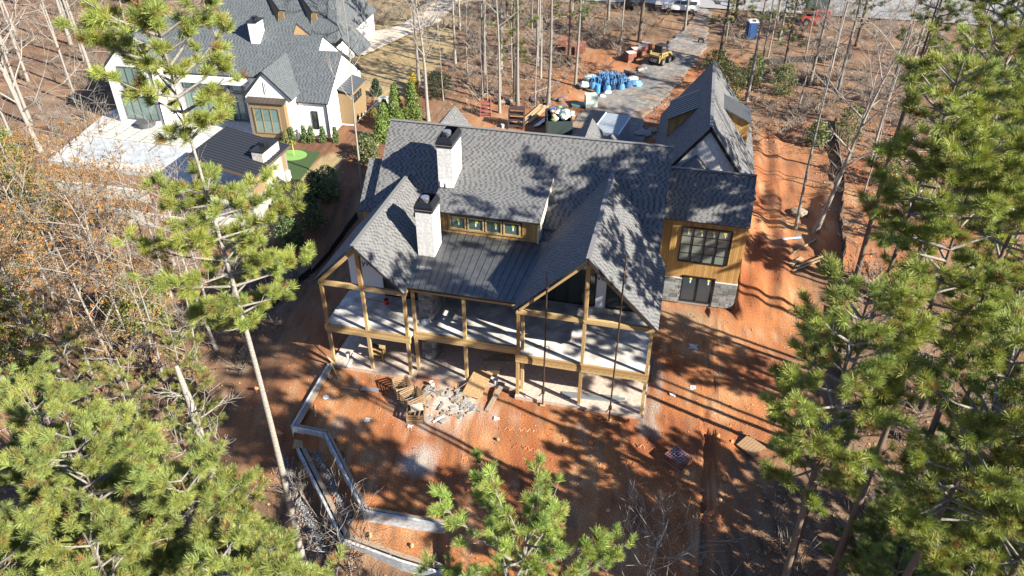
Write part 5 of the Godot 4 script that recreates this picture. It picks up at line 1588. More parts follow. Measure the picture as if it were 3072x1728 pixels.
	for i in 24:
		var a := i * 2.4
		var r := 0.42 * sqrt(float(i))
		var p := on(12.2 + r * cos(a) * 1.05, -46.6 + r * sin(a) * 0.8)
		var g := thing("bulk_bag", "blue woven bag in the heap beside the gravel drive", "bag", p + V(0, 0.05 + (0.35 if i < 8 else 0.0), 0), rf(0, 6), "blue bags heaped by the drive")
		part("sack", bm, blues[i % 3], g)
		part("handles", hmesh, blues[1], g)
	for q in [[10.1, -47.3, 1.0, "pale plastic-wrapped bale leaning on the blue bags", 0.42, 0.55, 0.5], [9.6, -45.6, 0.8, "clear plastic heap in front of the bale", 0.45, 0.52, 0.52], [14.1, -46.6, 0.6, "white knotted sack beside the blue bags", 0.66, 0.68, 0.62], [15.0, -47.2, 0.8, "coiled blue netting at the drive edge", 0.14, 0.30, 0.48], [14.5, -48.3, 0.75, "grey tangled netting behind the blue bags", 0.34, 0.36, 0.36], [12.3, -44.4, 0.5, "white round sack on gravel before the blue bags", 0.74, 0.72, 0.68], [11.9, -43.3, 0.4, "small white plastic bag alone on gravel", 0.6, 0.62, 0.64]]:
		solo("plastic_bundle", rock(q[2], q[2] * 0.75), mat("pb%d" % int(q[4] * 100 + q[2] * 1000), q[4], q[5], q[6], 0.4), q[3], "plastic bundle", on(q[0], q[1]) + V(0, 0.1, 0), rf(0, 3))
	var dr := MB.new(); dr.cyl(V(0, 0, 0), 0.3, 0.95, 14); dr.cyl(V(0, 0.3, 0), 0.315, 0.04, 14); dr.cyl(V(0, 0.62, 0), 0.315, 0.04, 14)
	solo("barrel", dr.done(), mat("barrel_blue", 0.05, 0.25, 0.55, 0.4), "blue plastic barrel standing in front of the blue bags", "barrel", on(11.15, -44.6) + V(0, 0.1, 0))
	# pallet of wrapped boards
	t = thing("wrapped_pallet", "tall pallet of boxes in green and white wrap on gravel", "pallet", on(11.0, -40.6) + V(0, 0.1, 0), 0.35)
	pallet_into(t, 1.25, 1.1)
	for i in 6:
		var m := MB.new(); m.box(V(rf(-0.01, 0.01), 0.24 + i * 0.2, 0), V(1.2, 0.19, 1.05))
		part("layer", m.done(), mat("wrap%d" % (i % 2), 0.55, 0.62 if i % 2 else 0.66, 0.5 if i % 2 else 0.62, 0.4), t)
	var gn := MB.new(); gn.box(V(0, 0.12, 0), V(1.5, 0.22, 1.0))
	solo("panel_stack", gn.done(), mat("green_panel", 0.08, 0.17, 0.15, 0.6), "low dark green stack beside the wrapped pallet", "panels", on(9.75, -40.6) + V(0, 0.05, 0), 0.3)
	# scaffold frames
	t = thing("scaffold_stack", "dark rusty scaffold frames strapped in a leaning stack", "scaffold", on(4.6, -34.0), 0.1)
	for i in 9:
		var m := MB.new()
		var z := -0.5 + i * 0.12
		for x in [-0.75, 0.75]: m.beam(V(x, 0.05, z), V(x, 1.95, z - 0.3), 0.06, 0.06)
		for y in [0.3, 0.85, 1.4, 1.92]: m.beam(V(-0.75, y, z - 0.15 * y), V(0.75, y, z - 0.15 * y), 0.05, 0.05)
		part("frame", m.done(), mat("frame_rust", 0.055, 0.035, 0.032, 0.7), t)
	t = thing("scaffold_stack", "small red scaffold frames leaning on two thin trunks", "scaffold", on(0.9, -36.3), 0.25)
	for i in 4:
		var m := MB.new()
		var z := i * 0.16
		for x in [-0.55, 0.55]: m.beam(V(x, 0.05, z), V(x * 0.9, 1.5, z - 0.7), 0.06, 0.06)
		for y in [0.2, 0.55, 0.9, 1.25]: m.beam(V(-0.53, y, z - 0.47 * y), V(0.53, y, z - 0.47 * y), 0.05, 0.05)
		part("frame", m.done(), mat("frame_red", 0.22, 0.065, 0.055, 0.6), t)
	# lumber pile, each board its own
	for i in 16:
		var o := rf(-0.9, 0.9)
		plank("loose yellow board in the lumber pile beside scaffold stack", V(5.1 + o * 0.7 + (i % 4) * 0.1, 3.15 + 0.06 * (i / 4), -34.9 - o * 0.2), V(6.3 + o * 0.7 + rf(-0.1, 0.2), 3.3 + 0.06 * (i / 4), -39.6 + rf(-0.5, 0.5)), 0.16, 0.045, [board_new, timbers[2], board_old][i % 3], "lumber_board", "board", "boards in the lumber pile")
	for i in 4:
		plank("grey steel strip beside the lumber pile", V(6.3 + i * 0.14, 3.2 + 0.04 * i, -34.4), V(8.1 + i * 0.14, 3.38 + 0.04 * i, -40.4), 0.13, 0.06, galv, "steel_strip", "strip", "steel strips by the lumber")
	# skip full of rubbish
	t = thing("skip", "dark open skip overflowing with plastic rubbish", "skip", on(8.7, -34.6), 0.22)
	for q in [[V(0, 0.75, -1.7), V(2.3, 1.5, 0.08)], [V(0, 0.75, 1.7), V(2.3, 1.5, 0.08)], [V(-1.15, 0.75, 0), V(0.08, 1.5, 3.4)], [V(1.15, 0.75, 0), V(0.08, 1.5, 3.4)], [V(0, 0.1, 0), V(2.3, 0.1, 3.4)]]:
		var m := MB.new(); m.box(q[0], q[1])
		part("side", m.done(), mat("skip_green", 0.03, 0.045, 0.045, 0.6), t)
	for s in [-1, 1]:
		for i in 5:
			var m := MB.new(); m.span(s * 1.2, s * 1.28, 0.05, 1.45, -1.6 + i * 0.8, -1.5 + i * 0.8)
			part("rib", m.done(), mats["skip_green"], t)
	for i in 26:
		var c: Array = [[0.6, 0.62, 0.62], [0.5, 0.52, 0.5], [0.18, 0.24, 0.12], [0.05, 0.08, 0.2], [0.4, 0.3, 0.18], [0.08, 0.09, 0.1]][i % 6]
		solo("rubbish_bag", rock(rf(0.25, 0.5), rf(0.2, 0.4)), mat("rub%d" % (i % 6), c[0], c[1], c[2], 0.5), "rubbish piled in the dark open skip", "rubbish", on(8.7, -34.6) + V(rf(-0.95, 0.95), 1.15 + rf(0.0, 0.5), rf(-1.5, 1.5)), rf(0, 6), "rubbish in the skip")
	bucket("white bucket at the foot of scaffold stack", on(3.3, -33.7), white_p)
	var wb := MB.new(); wb.box(V(0, 0.2, 0), V(0.45, 0.4, 0.4))
	solo("white_box", wb.done(), white_p, "small white carton alone on the clay by the drive", "carton", on(9.5, -38.0), 0.2)
	for i in 14:
		solo("field_stone", rock(rf(0.25, 0.6), rf(0.2, 0.45)), mat("fieldstone%d" % (i % 3), 0.2 + 0.04 * (i % 3), 0.16, 0.14, 0.95, noise_tex("stone", 0.03, 0.6, 1.0, 5), 1.0, 2.0), "rough field stone in the heap before the lumber pile", "stone", on(5.6 + rf(-0.9, 2.8), -41.3 + rf(-1.1, 1.3)), rf(0, 6), "field stones heaped by the drive")
	for q in [[2.2, -39.5, 0.4, "short pale log at the woods edge"], [15.2, -52.0, 0.9, "cut stump with pale face beside gravel drive"], [14.0, -50.6, -0.2, "dark log at the edge of gravel drive"]]:
		var m := MB.new(); m.tube([V(-0.7, 0.22, 0), V(0.7, 0.25, 0)], [0.24, 0.22], 10, true)
		solo("log", m.done(), bark_pale if q[0] > 15.0 else bark_grey, q[3], "log", on(q[0], q[1]), q[2])
	# storage container
	t = thing("storage_container", "pale grey storage container standing on the gravel behind the house", "container", V(14.25, 3.05, -31.2), deg_to_rad(-8))
	var cm := MB.new(); cm.box(V(0, 1.28, 0), V(2.4, 2.56, 4.6))
	part("shell", cm.done(), mat("container", 0.26, 0.30, 0.34, 0.45), t)
	for i in 14:
		var m := MB.new(); m.box(V(0, 2.575, -2.1 + i * 0.32), V(2.34, 0.02, 0.14))
		part("roof_rib", m.done(), mats["container"], t)
	for s in [-1, 1]:
		var m := MB.new(); m.box(V(s * 1.2, 2.56, 0), V(0.08, 0.1, 4.62))
		part("edge_rail", m.done(), mat("container_edge", 0.62, 0.67, 0.7, 0.4), t)
	# portable toilet, red machine by the road
	t = thing("portable_toilet", "blue portable toilet cabin in the trees by the drive", "toilet", on(27.5, -66.2), 0.3)
	var tb := MB.new(); tb.box(V(0, 1.05, 0), V(1.1, 2.1, 1.1))
	part("cabin", tb.done(), mat("toilet_blue", 0.012, 0.04, 0.13, 0.5), t)
	tb = MB.new(); tb.box(V(0, 2.18, 0), V(1.16, 0.2, 1.16))
	part("roof", tb.done(), white_p, t)
	tb = MB.new(); tb.box(V(0, 1.0, 0.565), V(0.75, 1.8, 0.03))
	part("door", tb.done(), mat("toilet_door", 0.015, 0.06, 0.18, 0.5), t)
	t = thing("loader_attachment", "red steel frame trailer with dark mast by the road", "trailer", on(35.8, -73.2), 0.1)
	var ra := MB.new()
	for x in [-1.6, 0.0, 1.6]: ra.beam(V(x, 0.2, 0), V(x, 1.9, 0), 0.22, 0.2)
	for y in [0.3, 1.05, 1.85]: ra.beam(V(-1.6, y, 0.02), V(1.6, y, 0.02), 0.2, 0.2)
	part("frame", ra.done(), mat("machine_red", 0.32, 0.04, 0.03, 0.5), t)
	ra = MB.new(); ra.box(V(0, 2.5, -1.2), V(2.4, 3.2, 1.4)); ra.box(V(0, 4.3, -1.2), V(1.6, 0.6, 1.2))
	part("mast", ra.done(), mat("machine_dark", 0.04, 0.06, 0.06, 0.6), t)
	for x in [-1.2, 1.2]: wheel(t, V(x, 0.4, 0.45), 0.4, 0.25)
	var bn := thing("tyre", "black tyre standing at the edge of the drive", "tyre", on(21.5, -62.7) + V(0, 0.42, 0))
	var tm := MB.new()
	var tring := []
	var trr := []
	for i in 17:
		var a := TAU * i / 16.0
		tring.append(V(cos(a) * 0.3, sin(a) * 0.3, 0)); trr.append(0.11)
	tm.tube(tring, trr, 7)
	part("carcass", tm.done(), mats["tyre"], bn)

func rock(r: float, h: float) -> ArrayMesh:
	var b := MB.new()
	var rows := 6
	var cols := 9
	var p := []
	for i in rows + 1:
		var ring := []
		var t := PI * i / rows
		for k in cols:
			var a := TAU * k / cols
			var w := rf(0.8, 1.12)
			ring.append(V(sin(t) * cos(a) * r * w, h * 0.45 + cos(t) * h * 0.6 * w, sin(t) * sin(a) * r * w * 0.8))
		p.append(ring)
	for i in rows:
		for k in cols:
			var k2 := (k + 1) % cols
			b.quad_out(p[i][k], p[i][k2], p[i + 1][k2], p[i + 1][k], V(0, h * 0.45, 0))
	return b.done()

func silt_fence(label: String, pts: Array) -> void:
	var t := thing("silt_fence", label, "fence", on(pts[0][0], pts[0][1]))
	var o := t.position
	var fab := mat("silt_black", 0.012, 0.012, 0.014, 0.7)
	for i in pts.size() - 1:
		var a := V(pts[i][0], 0, pts[i][1])
		var b := V(pts[i + 1][0], 0, pts[i + 1][1])
		var k := maxi(int(a.distance_to(b) / 1.4), 1)
		for j in k:
			var p := a.lerp(b, float(j) / k)
			var q := a.lerp(b, float(j + 1) / k)
			p.y = ground_y(p.x, p.z); q.y = ground_y(q.x, q.z)
			var hp := rf(0.5, 0.75)
			var side := (q - p).cross(Vector3.UP).normalized() * 0.02
			var m := MB.new()
			var lean := side * rf(-6.0, 6.0)
			m.hexa([p - V(0, 0.1, 0) - side - o, q - V(0, 0.1, 0) - side - o, q - V(0, 0.1, 0) + side - o, p - V(0, 0.1, 0) + side - o, p + V(0, hp, 0) - side + lean - o, q + V(0, hp - 0.04, 0) - side + lean - o, q + V(0, hp - 0.04, 0) + side + lean - o, p + V(0, hp, 0) + side + lean - o])
			part("fabric", m.done(), fab, t)
			var s := MB.new(); s.tube([p - V(0, 0.2, 0) - o, p + V(0, 0.95, 0) - o], [0.025, 0.025], 5)
			part("stake", s.done(), bark_grey, t)

# ---------------------------------------------------------------- woods
func build_woods() -> void:
	var G1 := Color(0.30, 0.345, 0.07)
	var G2 := Color(0.21, 0.28, 0.07)
	var G3 := Color(0.28, 0.325, 0.085)
	# tall pine on the slope below the retaining walls
	pine("very tall pine with a bare pale trunk rising beside the retaining walls", V(5.0, base_y(5.0, 14.4), 14.4), 29.0, 0.57, 3.2, 0.72, Vector2(-0.3, 0), G1, "", 0.19, bark_pale, 1.05, [[16.4, 22.6, 3.2], [23.9, 28.9, 2.5]])
	# dense young pines on the lower slope
	var gl := "bushy pines crowding the slope below the yard"
	for q in [[2.2, 21.2, 16.8, 3.3], [6.0, 20.8, 15.4, 3.0], [1.0, 24.2, 15.0, 3.2], [5.0, 23.6, 15.4, 3.0], [8.6, 22.4, 14.4, 2.7], [-2.2, 18.6, 14.6, 3.2], [10.2, 23.0, 14.0, 2.4], [-4.5, 22.0, 15.5, 3.2]]:
		pine("bushy yellow-green pine crowded among others below the retaining walls", V(q[0], base_y(q[0], q[1]), q[1]), q[2], 0.42, q[3], 1.0, Vector2(rf(-0.4, 0.4), rf(-0.3, 0.3)), G3 * rf(0.9, 1.1), gl, 0.16)
	pine("young pine with upright bright tips standing in front of the yard", V(16.2, base_y(16.2, 19.8) - 0.2, 19.8), 12.9, 0.22, 5.0, 0.72, Vector2(0.9, -0.3), Color(0.32, 0.42, 0.085), "", 0.15)
	# pines along the east edge
	var gr := "pines along the woods edge beyond the trench"
	for q in [[37.2, -4.4, 24.0, 4.0, 0.62, 0.75, G1], [29.4, 12.2, 24.4, 2.5, 0.7, 0.8, G1], [27.8, 11.0, 26.0, 2.1, 0.78, 0.75, G1], [33.8, -2.4, 25.5, 3.2, 0.66, 0.7, G1], [32.6, 8.4, 25.0, 2.7, 0.64, 0.8, G1], [31.4, 2.4, 24.5, 2.4, 0.78, 0.55, G1], [31.6, 12.8, 8.6, 2.5, 0.12, 0.8, G2], [34.8, 11.6, 9.6, 2.6, 0.12, 0.85, G2], [36.8, 13.0, 11.0, 2.6, 0.12, 0.85, G2], [36.4, 15.6, 16.0, 3.0, 0.3, 0.9, G1], [41.0, -1.0, 25.0, 4.2, 0.4, 0.85, G1], [36.0, 2.6, 22.0, 3.6, 0.5, 0.8, G1], [26.4, 16.2, 21.6, 2.3, 0.66, 0.85, G1], [29.3, 16.8, 21.0, 2.5, 0.62, 0.85, G1], [32.6, 16.8, 20.4, 2.8, 0.52, 0.9, G1], [39.5, 8.5, 10.0, 3.0, 0.25, 0.9, G2], [39.6, -9.5, 25.0, 3.8, 0.64, 0.8, G1], [43.2, -3.0, 26.0, 4.2, 0.58, 0.85, G1], [44.5, -12.0, 25.0, 4.2, 0.42, 0.8, G1], [41.2, 3.6, 22.0, 3.8, 0.62, 0.85, G1], [45.5, 2.0, 23.0, 4.0, 0.35, 0.85, G1], [32.4, 10.6, 10.5, 2.8, 0.25, 0.75, G2], [35.2, 8.8, 12.0, 3.2, 0.3, 0.85, G2], [30.8, 15.2, 9.2, 2.5, 0.2, 0.8, G2], [33.2, 14.4, 10.5, 2.8, 0.2, 0.85, G2], [34.3, -15.6, 23.0, 3.0, 0.8, 0.6, G2], [37.4, -14.0, 24.0, 3.4, 0.78, 0.7, G1], [42.0, -8.0, 24.0, 3.8, 0.6, 0.8, G1]]:
		pine("tall green pine at the woods edge beyond the trench" if q[2] > 16.0 else "shorter dark green pine leaning over the trench clay", V(q[0], base_y(q[0], q[1]), q[1]), q[2], q[4], q[3], q[5], Vector2(rf(-0.7, 0.3), rf(-0.4, 0.4)), q[6], gr if q[2] > 16.0 else "shorter pines over the trench clay", 0.2)
	# pine prototypes re-used across the drive side woods
	var pa := pine("slim tall pine with thin crown in the drive side woods", on(26.7, -45.8), 19.0, 0.45, 2.6, 0.42, Vector2(0.5, 0.2), Color(0.13, 0.17, 0.05), "slim pines across the drive side woods", 0.19, bark_grey)
	var pb := pine("slim tall pine with thin crown in the drive side woods", on(23.9, -56.8), 16.0, 0.3, 2.8, 0.5, Vector2(-0.3, 0.1), Color(0.14, 0.17, 0.05), "slim pines across the drive side woods", 0.2)
	for q in [[2.7, -40.6, 1, 0.95], [-2.3, -47.1, 0, 1.0], [6.4, -53.1, 1, 1.1], [14.2, -62.0, 1, 1.3], [8.6, -46.0, 0, 0.9], [30.5, -52.0, 1, 0.9], [36.5, -50.0, 0, 1.0], [41.0, -40.0, 1, 1.1], [44.0, -28.0, 0, 1.2], [47.0, -18.0, 1, 1.2], [25.5, -72.0, 1, 1.0], [31.0, -74.0, 0, 1.0], [40.0, -66.0, 1, 1.1], [4.0, -70.0, 0, 1.0], [-4.0, -66.0, 1, 1.0], [50.0, -46.0, 1, 1.2], [54.0, -60.0, 0, 1.2]]:
		var o: Node3D = [pa, pb][q[2]]
		copy(o, "pine_tree", on(q[0], q[1]), rf(0, 6), q[3], "slim tall pine with thin crown in the drive side woods")
	# bare trees
	var b0 := bare_tree("many-branched bare tree between the two houses' drives", on(-4.4, -33.6), 14.0, 0.42, 0.2, bark_pale, Vector2(-0.3, 0), 0, Color(), "", 12, 0.34)
	bare_tree("thin pale bare tree standing before the white house gable", on(-5.3, -18.6), 16.5, 0.35, 0.11, bark_pale, Vector2(0.4, 0.3), 0, Color(), "", 6, 0.2)
	bare_tree("straight bare trunk beside tan boulder at the haul road", on(30.5, -22.1), 20.0, 0.5, 0.13, bark_grey, Vector2(-0.6, 0), 0, Color(), "", 7, 0.2)
	bare_tree("leaning bare tree with twisted pale limbs at the haul road", on(31.9, -21.7), 16.5, 0.35, 0.2, bark_pale, Vector2(2.6, -0.5), 0, Color(), "", 11, 0.34)
	var gb := "bare trees across the drive side woods"
	var lb := "straight leafless trunk in the drive side woods"
	var b1 := bare_tree(lb, on(2.1, -37.2), 17.0, 0.5, 0.15, bark_pale, Vector2(-0.2, 0.1), 0, Color(), gb, 8, 0.2)
	var b2 := bare_tree(lb, on(6.6, -40.1), 19.0, 0.55, 0.19, bark_grey, Vector2(0.3, 0.2), 0, Color(), gb, 8, 0.2)
	var b3 := bare_tree(lb, on(5.3, -39.6), 12.0, 0.4, 0.07, bark_pale, Vector2(0.2, -0.2), 0, Color(), gb, 8, 0.22)
	for q in [[-8.3, -42.1, 1, 1.0], [3.6, -39.0, 1, 1.0], [12.0, -58.1, 0, 0.8], [19.3, -67.4, 1, 0.9], [31.9, -44.3, 2, 1.2], [33.6, -51.7, 1, 0.95], [34.0, -44.4, 2, 1.1], [0.2, -37.8, 2, 0.7], [0.8, -37.4, 2, 0.8], [-1.0, -42.0, 0, 0.9], [-3.5, -45.0, 2, 1.1], [1.5, -45.5, 2, 1.2], [4.4, -47.0, 0, 0.9], [-6.5, -50.0, 0, 1.0], [-2.0, -54.0, 1, 1.0], [2.0, -58.0, 0, 1.0], [9.5, -62.0, 2, 1.1], [29.5, -60.0, 2, 1.2], [36.5, -58.0, 0, 1.0], [27.0, -80.0, 1, 1.0], [37.5, -34.0, 0, 0.9], [40.5, -26.0, 2, 1.3], [43.0, -35.0, 1, 1.0], [46.0, -44.0, 0, 1.0], [36.0, -27.0, 2, 1.0], [38.8, -20.0, 2, 1.2], [41.5, -12.0, 0, 1.0], [-9.5, -62.0, 0, 1.0], [-20.0, -84.0, 1, 1.0], [-12.0, -86.0, 0, 1.1], [-28.0, -80.0, 1, 1.1], [-36.0, -72.0, 0, 1.2], [5.0, -84.0, 1, 1.0], [-3.0, -80.0, 0, 1.0], [-0.5, -48.5, 0, 0.9], [3.2, -51.0, 1, 0.9], [6.0, -66.0, 0, 1.0], [9.0, -70.0, 1, 1.0], [0.0, -63.0, 2, 1.2], [-5.0, -58.5, 2, 1.2], [5.5, -60.0, 2, 1.1], [24.5, -64.0, 2, 1.1], [28.5, -55.0, 0, 0.9], [31.0, -66.0, 1, 0.9], [34.0, -62.0, 2, 1.2], [38.5, -45.0, 2, 1.2], [41.5, -50.0, 0, 1.0], [44.5, -56.0, 1, 1.0], [48.0, -36.0, 2, 1.3], [37.0, -40.5, 2, 0.9], [-7.0, -70.0, 1, 1.0], [-4.5, -39.0, 2, 0.9], [1.2, -41.5, 2, 1.0]]:
		copy([b1, b2, b3][q[2]], "bare_tree", on(q[0], q[1]), rf(0, 6), q[3], lb)
	# west woods beyond the white house
	var gw := "bare trees in the woods beyond the white house"
	var lw := "pale leafless tree in the woods beyond the white house"
	var c0 := bare_tree(lw, on(-37.5, -18.8), 17.0, 0.22, 0.24, bark_pale, Vector2(-1.6, 0.2), 0, Color(), gw, 12, 0.36)
	var c1 := bare_tree(lw, on(-45.0, -36.0), 20.0, 0.4, 0.22, bark_pale, Vector2(-0.5, 0), 0, Color(), gw, 9, 0.24)
	var c2 := bare_tree(lw, on(-46.1, -33.5), 18.0, 0.35, 0.16, bark_pale, Vector2(0.6, 0.3), 0, Color(), gw, 10, 0.3)
	for q in [[-41.0, -19.5, 2, 0.9], [-43.0, -24.0, 1, 0.9], [-48.0, -28.0, 0, 1.0], [-52.0, -34.0, 2, 1.1], [-50.0, -41.0, 1, 1.0], [-56.0, -46.0, 1, 1.1], [-55.8, -52.0, 2, 1.0], [-60.0, -40.0, 0, 1.1], [-46.5, -45.0, 2, 1.0], [-50.0, -55.0, 1, 1.0], [-64.0, -55.0, 1, 1.2], [-60.0, -63.0, 2, 1.1], [-44.0, -14.0, 0, 0.9], [-49.0, -20.0, 2, 1.0], [-70.0, -66.0, 1, 1.2], [-52.0, -66.0, 1, 1.1], [-42.0, -29.5, 2, 0.85], [-40.0, -13.0, 2, 0.8], [-57.0, -30.0, 1, 1.0], [-66.0, -48.0, 2, 1.1]]:
		copy([c0, c1, c2][q[2]], "bare_tree", on(q[0], q[1]), rf(0, 6), q[3], lw)
	# russet-leaved trees on the slope west of the house
	var go := "trees with russet leaves on the west slope"
	var lo := "half-bare tree with russet leaves on the slope beside the house"
	var d0 := bare_tree(lo, on(-14.3, 3.2), 11.0, 0.2, 0.15, bark_pale, Vector2(-0.6, 0.3), 620, Color(0.30, 0.14, 0.05), go, 12, 0.36)
	var d1 := bare_tree(lo, on(-19.0, -3.0), 11.5, 0.22, 0.14, bark_pale, Vector2(0.3, 0.2), 560, Color(0.27, 0.16, 0.06), go, 12, 0.36)
	var d2 := bare_tree("half-bare tree with few leaves on the slope beside the house", on(-15.5, 0.0), 12.5, 0.3, 0.12, bark_pale, Vector2(-0.4, 0.5), 180, Color(0.26, 0.10, 0.03), "", 12, 0.34)
	for q in [[-22.5, -7.5, 1, 1.0], [-17.5, 4.5, 0, 1.0], [-21.0, 2.5, 0, 1.1], [-25.0, -3.5, 1, 1.0], [-24.0, 5.0, 1, 1.0], [-12.5, -4.8, 0, 0.75], [-18.0, -9.0, 1, 0.8], [-28.5, -8.5, 0, 0.9], [-13.0, 1.0, 1, 0.7], [-16.0, -5.5, 0, 0.9], [-20.0, -6.0, 0, 0.85], [-23.5, -0.5, 1, 0.9], [-27.0, 2.0, 0, 1.0], [-11.5, 5.5, 1, 0.65], [-19.5, 7.0, 0, 0.9], [-30.0, -3.0, 1, 1.0], [-26.5, -6.0, 1, 0.8]]:
		copy([d0, d1, d2][q[2]], "bare_tree", on(q[0], q[1]), rf(0, 6), q[3], lo)
	var e0 := bare_tree("tall slender bare trunk on the slope beside the house", on(-9.4, -0.8), 15.5, 0.55, 0.13, bark_pale, Vector2(-1.4, -0.4), 0, Color(), "slender bare trunks on the west slope", 9, 0.26)
	for q in [[-10.2, 0.4, 0.7], [-21.5, -10.6, 0.8], [-25.5, -11.5, 0.8], [-11.4, 2.6, 0.75], [-28.0, -12.4, 0.75], [-30.5, -9.0, 0.9], [-33.5, -11.8, 0.85], [-16.2, 3.5, 0.6], [-8.0, 5.0, 0.6]]:
		copy(e0, "bare_tree", on(q[0], q[1]), rf(0, 6), q[2], "tall slender bare trunk on the slope beside the house", "slender bare trunks on the west slope")
	for q in [[-7.6, 4.0, 7.0, 1.7], [-12.6, 7.6, 9.5, 2.2], [-4.4, 8.6, 6.5, 1.8], [-1.6, 12.6, 7.5, 2.0], [1.8, 15.2, 8.0, 2.0], [-7.4, 9.4, 8.0, 2.0], [-9.8, 12.6, 9.5, 2.4]]:
		pine("small thin-needled pine growing among slender trunks on the west slope", V(q[0], base_y(q[0], q[1]), q[1]), q[2], 0.25, q[3], 0.55, Vector2(rf(-0.4, 0.4), rf(-0.3, 0.3)), Color(0.24, 0.25, 0.055), "small pines on the west slope", 0.09)
	# broken snag and dead branches below the yard
	var sn := thing("dead_snag", "broken pale snag leaning on the slope below the yard", "dead tree", on(-2.4, 10.6))
	var sm := MB.new(); sm.tube([V(0, -0.2, 0), V(-0.3, 3.0, -0.4), V(-1.0, 6.0, -1.2), V(-1.8, 7.8, -1.9)], [0.26, 0.23, 0.2, 0.12], 9, true)
	part("trunk", sm.done(), bark_pale, sn)
	sm = MB.new()
	var tips := []
	for i in 7: branch(sm, V(-0.3 - i * 0.18, 3.0 + i * 0.6, -0.4 - i * 0.2), V(rf(-1, 1), rf(-0.1, 0.5), rf(-1, 1)).normalized(), rf(1.2, 2.6), 0.06, 2, tips)
	part("limbs", sm.done(), bark_pale, sn)
	bare_tree("small spreading bare tree over the lower retaining wall", on(6.2, 14.0), 6.4, 0.3, 0.07, bark_pale, Vector2(1.4, 0.2), 0, Color(), "", 9, 0.5)
	bare_tree("small grey bare tree growing at the trench end of yard", V(21.6, -0.6, 13.2), 7.4, 0.25, 0.06, bark_pale, Vector2(0.2, -0.3), 0, Color(), "", 18, 0.42)
	# garden shrubs next door
	var sg := Color(0.05, 0.08, 0.025)
	for q in [[-15.4, -25.9], [-14.4, -26.4], [-13.7, -26.5], [-12.6, -26.7], [-11.4, -26.9]]:
		shrub("shrub", "small upright evergreen in the bed along white house wall", V(q[0], 3.0, q[1]), 1.4, 0.42, 220, Color(0.10, 0.15, 0.05), true, "upright evergreens along the white house")
	for q in [[-7.4, -16.6, 2.6, 1.15], [-7.6, -13.6, 2.6, 1.3], [-8.4, -11.2, 2.4, 1.1], [-8.6, -16.6, 1.8, 0.8]]:
		shrub("shrub", "rounded evergreen in the mulch strip between the houses", on(q[0], q[1]), q[2] * 1.15, q[3], 520, Color(0.10, 0.15, 0.05), q[3] > 1.2, "rounded evergreens between the houses")
	for q in [[-7.9, -33.8, 3.4, 1.1, true], [-6.0, -33.6, 3.8, 1.2, true], [-8.0, -30.8, 2.6, 1.1, true], [-7.3, -28.2, 2.4, 1.0, true], [-7.0, -31.5, 3.0, 1.1, true]]:
		shrub("shrub", "feathery green cedar in the screen row between the houses", on(q[0], q[1]), q[2], q[3], 800, Color(0.15, 0.22, 0.05), q[4], "cedars of the screen row")
	for q in [[-6.9, -23.8, 2.0, 1.2, 0.13, 0.15, 0.06, "pale green broad shrub beside the thin bare tree"], [-7.6, -25.2, 2.0, 1.0, 0.08, 0.11, 0.04, "mid green broad shrub behind the pale one"], [-8.9, -41.9, 1.5, 0.7, 0.40, 0.30, 0.03, "yellow-leaved shrub on the lawn edge, farther one"], [-8.5, -40.4, 1.5, 0.75, 0.42, 0.31, 0.03, "yellow-leaved shrub on the lawn edge, nearer the cedars"], [-8.1, -39.3, 1.3, 0.7, 0.16, 0.19, 0.03, "lime green shrub below the yellow-leaved ones"], [-12.0, -38.8, 1.7, 0.8, 0.025, 0.05, 0.02, "dark cone evergreen on the lawn by condensers"], [-9.6, -35.0, 1.1, 0.7, 0.20, 0.20, 0.04, "low yellow-green shrub beside the condensers"], [-10.2, -33.6, 0.7, 0.5, 0.16, 0.15, 0.04, "tiny yellow-green shrub before the condensers"], [-5.5, -40.0, 2.6, 1.5, 0.04, 0.06, 0.025, "dark wild shrub at the foot of many-branched bare tree"], [-15.9, -25.6, 1.2, 0.6, 0.17, 0.17, 0.06, "pale variegated shrub under the bay window"]]:
		shrub("shrub", q[7], on(q[0], q[1]), q[2], q[3], 420, Color(q[4], q[5], q[6]), q[3] < 0.9)
	for q in [[23.5, -54.0], [27.5, -50.5], [25.0, -47.5], [30.5, -48.5], [36.0, -38.0], [33.0, -36.5], [38.0, -30.0], [24.5, -42.5]]:
		shrub("shrub", "loose olive evergreen sapling in the drive side undergrowth", on(q[0], q[1]), rf(2.0, 3.4), rf(1.1, 1.8), 420, Color(0.13, 0.17, 0.05), false, "evergreen saplings in the undergrowth")
	for q in [[-33.0, -12.0], [-36.0, -13.5], [-30.0, -6.0], [-27.5, -1.5], [-34.0, -5.0], [-38.5, -15.5], [-24.0, 1.5], [-20.0, 5.0], [-16.0, -2.0], [-29.0, 4.0]]:
		shrub("shrub", "loose yellow-green evergreen on the slope below the pool terrace", on(q[0], q[1]), rf(3.5, 5.5), rf(1.8, 2.6), 1400, Color(0.20, 0.22, 0.05), false, "evergreens below the pool terrace")
	# ---- ground cover
	var tw := MB.new()
	for i in 16:
		var a := rng.randf() * TAU
		var l := rf(0.4, 1.2)
		tw.tube([V(rf(-0.3, 0.3), 0, rf(-0.3, 0.3)), V(cos(a) * l * 0.5, l * 0.7, sin(a) * l * 0.5), V(cos(a + 0.5) * l, l * 1.1, sin(a + 0.5) * l)], [0.016, 0.012, 0.007], 3)
	var xf := []
	var cl := []
	var tries := 0
	while xf.size() < 2400 and tries < 26000:
		tries += 1
		var x := rf(-70, 60)
		var z := rf(-90, 16)
		if not wild(x, z): continue
		xf.append(Transform3D(Basis(Vector3.UP, rf(0, 6)).scaled(Vector3.ONE * rf(0.6, 1.8)), on(x, z)))
		var w := rf(0.6, 1.2)
		cl.append(Color(w, w, w))
